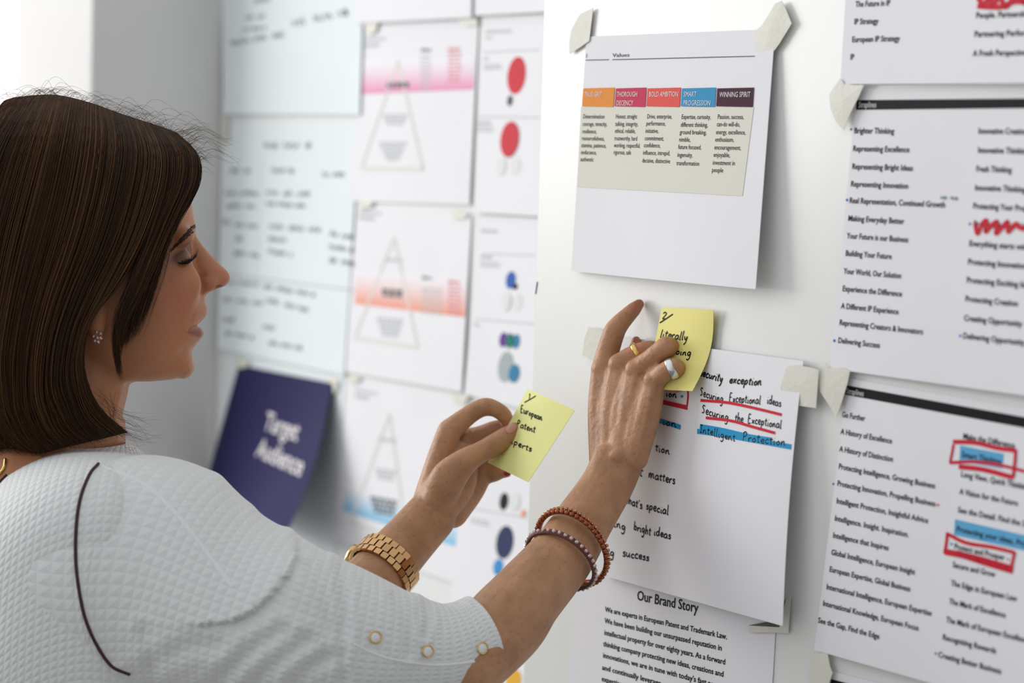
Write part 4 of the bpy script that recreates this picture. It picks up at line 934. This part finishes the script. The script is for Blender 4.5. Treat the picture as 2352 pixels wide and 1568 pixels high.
def hair(G, n, near=True, seed=1, wisp=0.0, cut0=0.84):
    r = np.random.default_rng(seed); ncl = max(8, n//14); cl = r.uniform(0, len(G)-1, ncl); cs = r.uniform(.93, 1.03, ncl)
    id_ = r.integers(0, ncl, n); u = cl[id_]+r.normal(0, 0.15, n)
    g = sample(G, u); gc = sample(G, cl[id_]); t_ = np.linspace(0, 1, K)[None, :, None]
    g = g+(gc-g)*(0.7*t_**2)
    cut = r.uniform(cut0, 1.0, n)[:, None]; tt = np.linspace(0, 1, K)[None]*cut*(K-1); i = np.minimum(tt.astype(int), K-2); f_ = (tt-i)[..., None]
    ar = np.arange(n)[:, None]; g = g[ar, i]*(1-f_)+g[ar, i+1]*f_
    sc = (cs[id_]*r.uniform(0.965, 1.012, n))[:, None]
    tk = np.linspace(0, 1, K)[None]; ease = np.minimum(1, tk*5+0.1)
    g[..., 2] = g[..., 2]*(1+(sc-1)*ease)
    g[..., 0] = 165+(g[..., 0]-165)*(1+(sc-1)*0.55*ease)
    ph = r.uniform(0, 6.28, (n, 1)); fq = r.uniform(3, 8, (n, 1)); am = r.uniform(0.5, 5.0+wisp, (n, 1))
    g[..., 0] += am*np.sin(fq*tk+ph)*tk; g[..., 1] += 0.5*am*np.cos(fq*tk+ph)*tk
    if not near: g = mirror(g)
    tone = r.uniform(0, 1, n)*0.55+0.45*r.uniform(0, 1, ncl)[id_]
    c0, c1 = np.array(srgb(36, 22, 13)), np.array(srgb(112, 76, 44)); tint = c0+(c1-c0)*(tone**2.4)[:, None]
    hadd(*strands(toworld(g), r.uniform(0.00022, 0.00042, n), tints=tint))
hair(GA, 2100, True, 1, 3.0, 0.66); hair(GB, 5600, True, 2, 2.0); hair(GB, 1200, False, 3); hair(GA, 300, False, 4)
# loose flyaway hairs
fl = []; r = random.Random(5)
top = catmull([(0, 236), (60, 216), (125, 210), (190, 226), (250, 250), (320, 266), (380, 288), (430, 320), (456, 365)], 80)
for i in range(120):
    k = top[r.randrange(80)]; s_ = r.choice((-1, 1, 1)); l_ = r.uniform(40, 130); h_ = r.choice((4, 7, 10, 14, 30))*r.uniform(.6, 1.2); c_ = r.uniform(-60, 90)
    fl.append(catmull([(k[0], k[1]+8, c_), (k[0]+s_*l_*.35, k[1]-h_, c_+r.uniform(-10, 10)), (k[0]+s_*l_*.75, k[1]-h_*r.uniform(.2, 1.2)+l_*.15, c_), (k[0]+s_*l_, k[1]+l_*.35*r.uniform(.2, 1)-h_*.3, c_+r.uniform(-20, 20))], K))
for i in range(420):  # short broken hairs that roughen the crown
    k = top[r.randrange(80)]; s_ = r.choice((-1, 1, 1)); l_ = r.uniform(14, 50); h_ = r.uniform(0, 9); c_ = r.uniform(-40, 110)
    dn = 0.35*max(0, c_)
    fl.append(catmull([(k[0], k[1]+6+dn, c_), (k[0]+s_*l_*.4, k[1]-h_+dn*.9, c_+6), (k[0]+s_*l_, k[1]+l_*r.uniform(.1, .5)-h_*.5+dn, c_+r.uniform(-10, 16))], K))
for i in range(60):   # bent ends at the hem of the bob
    x0 = r.uniform(-20, 230); y0 = 960+r.uniform(0, 50); c_ = 225-max(0, x0-100)*.12; f_ = r.uniform(-30, 60)
    fl.append(catmull([(x0-10, y0-90, c_), (x0, y0-30, c_+2), (x0+f_*.3, y0+20, c_), (x0+f_, y0+r.uniform(30, 70), c_-10)], K))
for i in range(24):   # tuft above the forehead
    l_ = r.uniform(20, 62); y0 = r.uniform(300, 340)
    fl.append(catmull([(395+r.uniform(-10, 20), y0, 50), (425+l_*.2, y0-6, 60), (440+l_*.4, y0-12-r.uniform(0, 10), 70), (440+l_, y0-18+r.uniform(-12, 60)*.5, 70)], K))
for i in range(46):   # wisps at the nape
    l_ = r.uniform(30, 95); y0 = r.uniform(930, 1000)
    fl.append(catmull([(235+r.uniform(-30, 30), y0-40, 190), (265, y0, 185), (285+l_*.4, y0+20+r.uniform(-10, 15), 170), (285+l_, y0+20+r.uniform(-20, 40), 150)], K))
for i in range(46):   # thin hairs over the cheek and ear
    a_ = r.uniform(0, 1); b_ = r.uniform(-12, 12)
    fl.append(catmull([(400-40*a_+b_, 540+60*a_, 160), (385-50*a_+b_, 620+50*a_, 182), (360-60*a_+b_, 700+40*a_, 186), (330-50*a_+b_*2, 770+50*a_+r.uniform(-20, 30), 184)], K))
for i in range(30):
    b_ = r.uniform(-14, 14); fl.append(catmull([(285+b_, 690, 214), (268+b_*.8, 760, 206), (268+b_*.7, 820, 194), (282+b_*.5, 880+r.uniform(-30, 15), 176)], K))
fl = np.stack(fl); tn = RNG.uniform(0, 1, len(fl))[:, None]
hadd(*strands(toworld(fl), 0.00010, tints=np.array(srgb(60, 40, 30))+(np.array(srgb(110, 78, 56))-np.array(srgb(60, 40, 30)))*tn))
hv = np.concatenate(HV); hf = np.concatenate(HF); hc = np.concatenate(HC)
hm = mesh('hair', hv, hf); a = hm.color_attributes.new('tint', 'FLOAT_COLOR', 'POINT')
if len(hm.vertices) == len(hc): a.data.foreach_set('color', hc.astype(np.float32).ravel())
pobj('hair', hm, M['hair'])

# ---- shirt
def weave(me, uv):
    a_ = me.attributes.new('weave', 'FLOAT_VECTOR', 'POINT'); a_.data.foreach_set('vector', np.column_stack([uv, np.zeros(len(uv))]).astype(np.float32).ravel())
def fold(n_, seed):
    """sum of a few random ridges over (u, v)"""
    rr = np.random.default_rng(seed); k = [(rr.uniform(-1, 1), rr.uniform(-1, 1), rr.uniform(0, 6.28), rr.uniform(.3, 1)) for _ in range(n_)]
    return lambda u, v_, fu, fv: sum(a_*np.sin(fu*p*u+fv*q_*v_+ph) for p, q_, ph, a_ in k)/n_
rings = [  # front (x,y), near (x,y,c), back (x,y)
    ((300, 1016), (185, 1030, 150), (-70, 1160)), ((325, 1035), (200, 1036, 215), (-105, 1185)), ((360, 1070), (225, 1050, 330), (-140, 1230)), ((400, 1150), (240, 1095, 440), (-180, 1310)), ((425, 1240), (235, 1190, 500), (-205, 1400)), ((440, 1360), (215, 1340, 505), (-215, 1520)), ((445, 1500), (190, 1520, 480), (-210, 1680)),
    ((430, 1700), (160, 1750, 420), (-190, 1850)), ((410, 1950), (130, 2000, 380), (-180, 2050)), ((440, 2250), (120, 2280, 430), (-215, 2300)), ((455, 2420), (120, 2440, 450), (-225, 2460))]
nr, nf = 200, 220
A_ = np.array([[f_[0], f_[1], n_[0], n_[1], n_[2], b_[0], b_[1]] for f_, n_, b_ in rings], float); A_ = catmull(A_, nr)
ph = np.linspace(0, 2*math.pi, nf, endpoint=False); cs, sn = np.cos(ph)[None], np.sin(ph)[None]
fx, fy, nx_, ny, nc, bx, by = [A_[:, i:i+1] for i in range(7)]
wc = np.sign(cs)*np.abs(cs)**0.9; ex = np.where(cs > 0, fx, bx)
X_ = nx_+(ex-nx_)*np.abs(wc); Y_ = ny*(1-cs**2)+np.where(cs > 0, fy, by)*cs**2; C_ = nc*np.sign(sn)*np.abs(sn)**0.9
ff_ = fold(7, 3); U_ = np.linspace(0, 1, nr)[:, None]; bump = 6*ff_(U_, ph[None], 22, 4)*np.minimum(1, U_*6)
X_ = X_+bump*cs; C_ = C_+bump*sn
tv = Pn(np.stack([X_.ravel(), Y_.ravel(), (1.868-C_*1.868/FPX).ravel()], -1))
tf = gridfaces(nr, nf)
g3 = tv.reshape(nr, nf, 3); du = np.concatenate([np.zeros((1, nf)), np.cumsum(np.linalg.norm(np.diff(g3, axis=0), axis=2), 0)], 0)
dv = np.concatenate([np.zeros((nr, 1)), np.cumsum(np.linalg.norm(np.diff(g3, axis=1), axis=2), 1)], 1); dv = dv-dv[:, nf//3:nf//3+1]
tuv = np.column_stack([du.ravel(), dv.ravel()])
def sleeve(path, seed, ns=230, m=170, hem=True, amp=1.0):
    p = np.array(path, float); q_ = catmull(p, ns); s_ = q_[:, 2:3]/FPX
    cpt = Pn(q_[:, :3]); T, Nn, B = frames(cpt, Fv)
    ph_ = np.linspace(0, 2*math.pi, m, endpoint=False); u_ = np.linspace(0, 1, ns)[:, None]
    f1, f2 = fold(6, seed), fold(5, seed+9)
    fac = (1+amp*(0.055*f1(u_, ph_[None], 34, 3)+0.03*f2(u_, ph_[None], 60, 5))*np.sin(np.pi*np.clip(u_, 0, 1))**.5)
    vv = cpt[:, None]+fac[..., None]*((q_[:, 3:4]*s_)[..., None]*np.cos(ph_)[None, :, None]*Nn[:, None]+(q_[:, 4:5]*s_)[..., None]*np.sin(ph_)[None, :, None]*B[:, None])
    if hem:                                                  # roll the hem inwards
        end = vv[-1]; inn = cpt[-1]+(end-cpt[-1])*0.93; vv = np.concatenate([vv, [end*0.5+inn*0.5+T[-1]*0.001], [inn-T[-1]*0.004], [cpt[-1]+(vv[-12]-cpt[-12])*0.9-T[-1]*0.02]], 0)
    n_ = len(vv); ln = np.concatenate([[0], np.cumsum(np.linalg.norm(np.diff(cpt, axis=0), axis=1))]); ln = np.concatenate([ln, np.full(n_-ns, ln[-1])])
    uv = np.stack([np.repeat(ln[:, None], m, 1), np.repeat((ph_*0.064)[None], n_, 0)], -1).reshape(-1, 2)
    return vv.reshape(-1, 3), gridfaces(n_, m), uv
R_SL = [(184, 1302, 1.787, 238, 264), (250, 1314, 1.768, 258, 250), (330, 1320, 1.755, 276, 232), (400, 1335, 1.744, 264, 196), (520, 1378, 1.731, 216, 184), (640, 1420, 1.723, 192, 170), (740, 1452, 1.724, 174, 155), (830, 1476, 1.727, 160, 142), (930, 1490, 1.735, 127, 121), (1005, 1496, 1.742, 112, 110), (1060, 1487, 1.750, 106, 107), (1103, 1470, 1.758, 104, 105)]
L_SL = [(240, 1225, 1.97, 140, 140), (360, 1330, 1.965, 150, 150), (480, 1450, 1.95, 140, 140), (600, 1530, 1.91, 120, 120), (690, 1520, 1.875, 112, 112), (740, 1470, 1.872, 108, 108)]
def creases(v_):
    """fold of cloth over the upper arm, drag lines and small bumps, on the outer side of the sleeve"""
    q_ = proj(v_); X_, Y_ = q_[:, 0], q_[:, 1]; cl = catmull(np.array(R_SL)[:, :3], 300)
    zc_ = np.interp(X_, cl[:, 0], cl[:, 2]); outer = np.clip((zc_-q_[:, 2])/0.02, 0, 1)
    def sd(pts):
        d = np.full(len(X_), 1e9); sg_ = np.zeros(len(X_))
        p = catmull(pts, 40)
        for (ax, ay), (bx_, by_) in zip(p, p[1:]):
            t_ = np.clip(((X_-ax)*(bx_-ax)+(Y_-ay)*(by_-ay))/((bx_-ax)**2+(by_-ay)**2), 0, 1); e_ = np.hypot(X_-ax-t_*(bx_-ax), Y_-ay-t_*(by_-ay))
            s_ = np.sign((bx_-ax)*(Y_-ay)-(by_-ay)*(X_-ax)); k_ = e_ < d; d = np.where(k_, e_, d); sg_ = np.where(k_, s_, sg_)
        return d, sg_
    out = np.zeros(len(X_))
    d, g_ = sd([(660, 1214), (684, 1240), (674, 1290), (640, 1345), (590, 1395), (540, 1425), (480, 1432)])
    out += np.where(g_ > 0, 0.0050*np.exp(-d/55), -0.0022*np.exp(-(d/18)**2))
    for pts, dep, w_ in (([(782, 1280), (790, 1380), (786, 1568)], .0030, 11), ([(700, 1300), (735, 1380), (770, 1470)], .0022, 12), ([(470, 1600), (560, 1510), (650, 1450)], .0030, 16), ([(560, 1600), (620, 1530), (700, 1470)], .0030, 16),
                         ([(905, 1370), (935, 1440), (938, 1500)], .0022, 10), ([(300, 1560), (420, 1490), (500, 1480)], .0022, 18), ([(660, 1600), (700, 1540), (772, 1500)], .0026, 14), ([(975, 1385), (985, 1420), (975, 1460)], .002, 8), ([(330, 1450), (350, 1520), (345, 1600)], .002, 14)):
        d, g_ = sd(pts); out += -dep*np.exp(-(d/w_)**2)+0.6*dep*np.exp(-((d-2.2*w_)/w_)**2)
    v_ = v_-np.outer(out*outer, Fv)
    for bx_, by_, r_, a_ in ((663, 1222, 16, 7), (768, 1274, 16, 5), (960, 1372, 18, 5), (575, 1172, 20, 4), (1075, 1380, 14, 4), (500, 1100, 24, 5)):
        k_ = np.exp(-((X_-bx_)/r_)**2-((Y_-by_)/(r_*1.3))**2)*a_; v_ = v_+np.outer(k_*q_[:, 2]/FPX, 0.45*Rv+0.9*Uv)
    return v_
sv = MB(); sv.add(tv, tf); uvs = [tuv]
for pth_, sd in ((R_SL, 21), (L_SL, 33)):
    a_, b_, u_ = sleeve(pth_, sd); a_ = creases(a_) if sd == 21 else a_; sv.add(a_, b_); uvs.append(u_)
sm = sv.mesh('shirt'); weave(sm, np.concatenate(uvs)); ST = bvh(sm)
shirt = pobj('shirt', sm, M['shirt'])
def on_shirt(pts, n_, lift):
    out = []
    for px_, py_ in catmull(pts, n_):
        p, _ = hit(ST, px_, py_, lift)
        if p is not None: out.append(p)
    return out
def trim(name, pts, r_, m, lift=0.0004, n_=40, label=None):
    p = on_shirt(pts, n_, lift)
    if len(p) > 3: pobj(name, mesh(name, *tube(np.array(p), [r_]*len(p), n=len(p)*2, m=8)), m, shirt, label)
trim('piping', [(226, 1066), (206, 1090), (186, 1140), (176, 1200), (174, 1280), (181, 1350), (196, 1420), (222, 1480), (256, 1528), (296, 1547)], 0.0013, M['piping'], label='dark brown piping on the back of the shoulder')
trim('piping', [(62, 1042), (44, 1060), (20, 1088), (2, 1106), (-20, 1130)], 0.0013, M['piping'], label='dark brown piping along the neckline')
trim('seam', [(228, 1066), (330, 1110), (400, 1175), (465, 1255), (532, 1345)], 0.0026, M['seam'], -0.0019)
trim('seam', [(815, 1480), (876, 1507), (945, 1522), (1015, 1527), (1100, 1518)], 0.0013, M['seam'], -0.0006)
for bx_, by_ in ((861, 1463), (981, 1495), (1106, 1488)):
    p, nr_ = hit(ST, bx_, by_, 0.0006)
    if p is None: continue
    q_ = Vector(nr_).to_track_quat('Z', 'Y').to_matrix().to_4x4(); mt = Matrix.Translation(Vector(p)) @ q_
    def lathe(prof, k=28):
        v_ = [mt @ Vector((r_*math.cos(2*math.pi*j/k), r_*math.sin(2*math.pi*j/k), h_)) for r_, h_ in prof for j in range(k)]
        return [tuple(w) for w in v_], gridfaces(len(prof), k)
    rim = pobj('snap_button', mesh('snap_button', *lathe([(0.0036, 0), (0.0046, 0.0004), (0.0048, 0.0010), (0.0042, 0.0012), (0.0037, 0.0011), (0.0036, 0.0)])), M['yellow_gold'], shirt, 'pearl snap button with a gold rim')
    pobj('button_pearl', mesh('button_pearl', *lathe([(0.0038, 0.0006), (0.0030, 0.0013), (0.0015, 0.0016), (0.00005, 0.0017)])), M['pearl'], rim)

# ---- trousers and shoes (below the frame)
def wp(x_, y_, z_): return np.array([x_, y_, z_])
hipc = P(110, 2400, 1.87); side = Fv*np.array([1, 1, 0]); side /= np.linalg.norm(side); fw = Rv*np.array([1, 1, 0]); fw /= np.linalg.norm(fw)
tr = MB(); hz = hipc[2]
tr.add(*tube(np.array([hipc+[0, 0, .06], hipc-[0, 0, .04], hipc-[0, 0, .14]]), [.115, .125, .11], [.155, .175, .165], ref=side))
for s in (1, -1):
    a0 = hipc+side*s*.085
    tr.add(*tube(np.array([a0-[0, 0, .06], a0-[0, 0, .25], wp(a0[0], a0[1], .48), wp(a0[0], a0[1], .12)-0.02*fw]), [.088, .085, .062, .05]))
pobj('trousers', remesh(tr, 0.008, 6), M['trouser'])
for s in (1, -1):
    a0 = hipc+side*s*.085; b0 = wp(a0[0], a0[1], 0.05)
    sh_ = MB(); sh_.add(*tube(np.array([b0-fw*.05+[0, 0, .02], b0+fw*.03, b0+fw*.11-[0, 0, .012], b0+fw*.17-[0, 0, .02]]), [.036, .042, .045, .03], [.055, .046, .034, .026], ref=(0, 0, 1)))
    me = sh_.mesh('shoe'); vz = coords(me); vz[:, 2] = np.maximum(vz[:, 2], 0.0); me.vertices.foreach_set('co', vz.astype(np.float32).ravel())
    pobj('shoe', me, M['shoe'])

# ------------------------------------------------------------------ jewellery
def ringpts(cen, e1, e2, k): 
    t_ = np.linspace(0, 2*math.pi, k, endpoint=False); return cen+np.cos(t_)[:, None]*e1+np.sin(t_)[:, None]*e2
def torus(cen, e1, e2, r_, rb=None, k=64, m=12, nrm=None):
    c_ = ringpts(cen, e1, e2, k); nrm = np.cross(e1, e2); nrm /= np.linalg.norm(nrm); out = c_-cen; out /= np.linalg.norm(out, axis=1)[:, None]
    ph_ = np.linspace(0, 2*math.pi, m, endpoint=False); rb = rb or r_
    v_ = c_[:, None]+r_*np.cos(ph_)[None, :, None]*out[:, None]+rb*np.sin(ph_)[None, :, None]*nrm
    f_ = [(i*m+j, i*m+(j+1) % m, ((i+1) % k)*m+(j+1) % m, ((i+1) % k)*m+j) for i in range(k) for j in range(m)]
    return v_.reshape(-1, 3), f_
def bead_mesh(name, r_, facet):
    v_, f_ = [], []; nu, nv = (8, 5) if facet else (12, 8)
    for i in range(nv+1):
        for j in range(nu): t_, p = math.pi*i/nv, 2*math.pi*j/nu; v_.append((r_*math.sin(t_)*math.cos(p), r_*math.sin(t_)*math.sin(p), r_*math.cos(t_)))
    return mesh(name, v_, gridfaces(nv+1, nu), not facet)
def bracelet(mid, z_, half, e1px, e2px, edepth, label, cordm, rows):
    s_ = z_/FPX; cen = P(mid[0], mid[1], z_)
    e1 = 1.07*s_*(e1px[0]*Rv-e1px[1]*Uv); e2 = s_*(e2px[0]*Rv-e2px[1]*Uv)-Fv*s_*edepth*1.07
    root = bpy.data.objects.new('beaded_bracelet', None); COL.objects.link(root); root.location = cen
    tag(root, label, 'bracelet', 'beaded bracelets on the right wrist')
    inv = Matrix.Translation(-Vector(cen))
    me = mesh('cord', *torus(cen, e1, e2, 0.0015, 0.0026)); me.transform(inv); obj('cord', me, cordm, root)
    nrm = np.cross(e1, e2); nrm /= np.linalg.norm(nrm)
    for r_, n_, m_, lift, side_, facet in rows:
        proto = bead_mesh('bead', r_, facet); proto.materials.append(m_)
        for p in ringpts(cen, e1*(1+lift), e2*(1+lift), n_):
            o_ = bpy.data.objects.new('bead', proto); COL.objects.link(o_); o_.parent = root; o_.location = Vector(p+nrm*side_-cen)
            o_.rotation_euler = (random.uniform(0, 3), random.uniform(0, 3), random.uniform(0, 3))
    return root
bracelet((1315, 1256), 1.842, 80, (63, 58), (34, -58), 72, 'copper bracelet of doubled small shiny beads, the one nearer the right hand', M['copper_bead'],
         [(0.0021, 46, M['copper_bead'], 0.05, 0.0021, False), (0.0016, 50, M['copper_gold'], 0.06, -0.0019, True)])
bracelet((1288, 1286), 1.826, 77, (61, 52), (38, -42), 72, 'dark brown cord bracelet set with crystal stones, further from the hand', M['brown_cord'],
         [(0.0017, 38, M['crystal'], 0.05, 0.0, True)])
def finger_ring(name, x_, y_, z_, r_, d3, w_, m_, label):
    s_ = z_/FPX; cen = P(x_, y_, z_); ax = d3[0]*Rv-d3[1]*Uv+d3[2]*Fv; ax /= np.linalg.norm(ax)
    e1 = np.cross(ax, Fv); e1 /= np.linalg.norm(e1); e2 = np.cross(ax, e1)
    me = mesh(name, *torus(cen, e1*r_*s_, e2*r_*s_, 0.0009, w_, 48, 12)); o_ = obj(name, me, m_); o_.location = cen; me.transform(Matrix.Translation(-Vector(cen)))
    tag(o_, label, 'ring', 'finger rings')
finger_ring('finger_ring', 1464, 811, 1.8848, 23.5, (0.8, -0.45, -0.1), 0.0022, M['yellow_gold'], 'narrow yellow gold ring on the middle finger of the raised hand')
finger_ring('finger_ring', 1543, 846, 1.8436, 23, (0.85, -0.38, -0.12), 0.0032, M['silver'], 'wide silver ring on the little finger of the raised hand')
# earring
p, nr_ = hit(BT, 224, 774, 0.001)
if p is not None:
    er = bpy.data.objects.new('earring', None); COL.objects.link(er); er.location = p
    tag(er, 'small sparkling stud earring on the ear lobe', 'earring')
    st_ = bead_mesh('stone', 0.0014, True); st_.materials.append(M['crystal'])
    for dx_, dy_ in ((0, 0), (7, -9), (-6, 7), (8, 1), (-9, -3), (2, 10), (-2, -12)):
        o_ = bpy.data.objects.new('stone', st_); COL.objects.link(o_); o_.parent = er
        o_.location = Vector(ZH/FPX*(dx_*Rv-dy_*Uv)-Fv*0.0006); o_.rotation_euler = (random.random()*3, random.random()*3, 0)
    me = mesh('setting', *tube(np.array([np.zeros(3), -Fv*0.0006]), [0.0028, 0.002], n=4, m=10)); obj('setting', me, M['silver'], er)
# necklace at the nape
p = [hit(BT, px_, py_, 0.0012)[0] for px_, py_ in catmull([(14, 1056), (10, 1076), (-6, 1092), (-30, 1100)], 16)]
p = [w for w in p if w is not None]
if len(p) > 4:
    o_ = obj('necklace', mesh('necklace', *tube(np.array(p), [0.0011]*len(p), m=8)), M['yellow_gold']); tag(o_, 'thin gold necklace chain at the nape under the hair', 'necklace')
# wristwatch on the left forearm
wc_ = P(884, 1302, 1.906); ax = P(992, 1182, 1.948)-P(880, 1307, 1.905); ax /= np.linalg.norm(ax)
e1 = np.cross(ax, Fv); e1 /= np.linalg.norm(e1); e2 = np.cross(ax, e1); s_ = 1.906/FPX
watch = bpy.data.objects.new('wristwatch', None); COL.objects.link(watch); watch.location = wc_
tag(watch, 'rose gold wristwatch with a metal link band on the left forearm', 'wristwatch')
ra_, rb_ = 76*s_, 69*s_
def block(cen, t_, o_, w, sx, sy, sz):
    v_ = []; bv = 0.82
    for dz_, k in ((-1, bv), (-.6, 1), (.6, 1), (1, bv)):
        for a_, b_ in ((-k, -1), (k, -1), (1*k, -bv*1), (1, -bv), (1, bv), (k, 1), (-k, 1), (-1, bv), (-1, -bv)):
            v_.append(cen+t_*a_*sx/2+w*b_*sy/2+o_*dz_*sz/2)
    f_ = gridfaces(4, 9)+[tuple(range(9))[::-1], tuple(range(27, 36))]
    return v_, f_
NL = 26; IC = max(range(NL), key=lambda i: (math.cos(2*math.pi*i/NL)*e1+math.sin(2*math.pi*i/NL)*e2) @ (Fv+0.35*Uv-0.2*Rv))
for i in range(NL):
    a_ = 2*math.pi*i/NL; o_ = math.cos(a_)*e1+math.sin(a_)*e2; t_ = -math.sin(a_)*e1+math.cos(a_)*e2
    cen = math.cos(a_)*ra_*e1+math.sin(a_)*rb_*e2
    if i in (IC-1, IC, IC+1): continue
    lk = MB(); pitch = 2*math.pi*ra_/NL
    lk.add(*block(cen+o_*0.0004, t_, o_, ax, pitch*.86, 0.0075, 0.0026))
    for sd in (-1, 1): lk.add(*block(cen+ax*sd*0.0068+t_*pitch*.42, t_, o_, ax, pitch*.9, 0.0055, 0.0024))
    me = lk.mesh('band_link', False); obj('band_link', me, M['gold'], watch)
a_ = 2*math.pi*IC/NL; o_ = math.cos(a_)*e1+math.sin(a_)*e2; t_ = -math.sin(a_)*e1+math.cos(a_)*e2; cen = math.cos(a_)*ra_*e1+math.sin(a_)*rb_*e2
v_ = []; k_ = 36
for r_, h_ in ((0.014, -0.002), (0.0165, 0), (0.0165, 0.005), (0.0145, 0.0075), (0.0135, 0.007)):
    for j in range(k_): v_.append(cen+o_*h_+r_*(math.cos(2*math.pi*j/k_)*t_+math.sin(2*math.pi*j/k_)*ax))
cs_ = obj('watch_case', mesh('watch_case', v_, gridfaces(5, k_)+[tuple(range(k_))[::-1]]), M['gold'], watch)
v_ = [cen+o_*0.0068+0.0137*(math.cos(2*math.pi*j/k_)*t_+math.sin(2*math.pi*j/k_)*ax) for j in range(k_)]
obj('watch_dial', mesh('watch_dial', v_, [tuple(range(k_))], False), M['watch_face'], cs_)
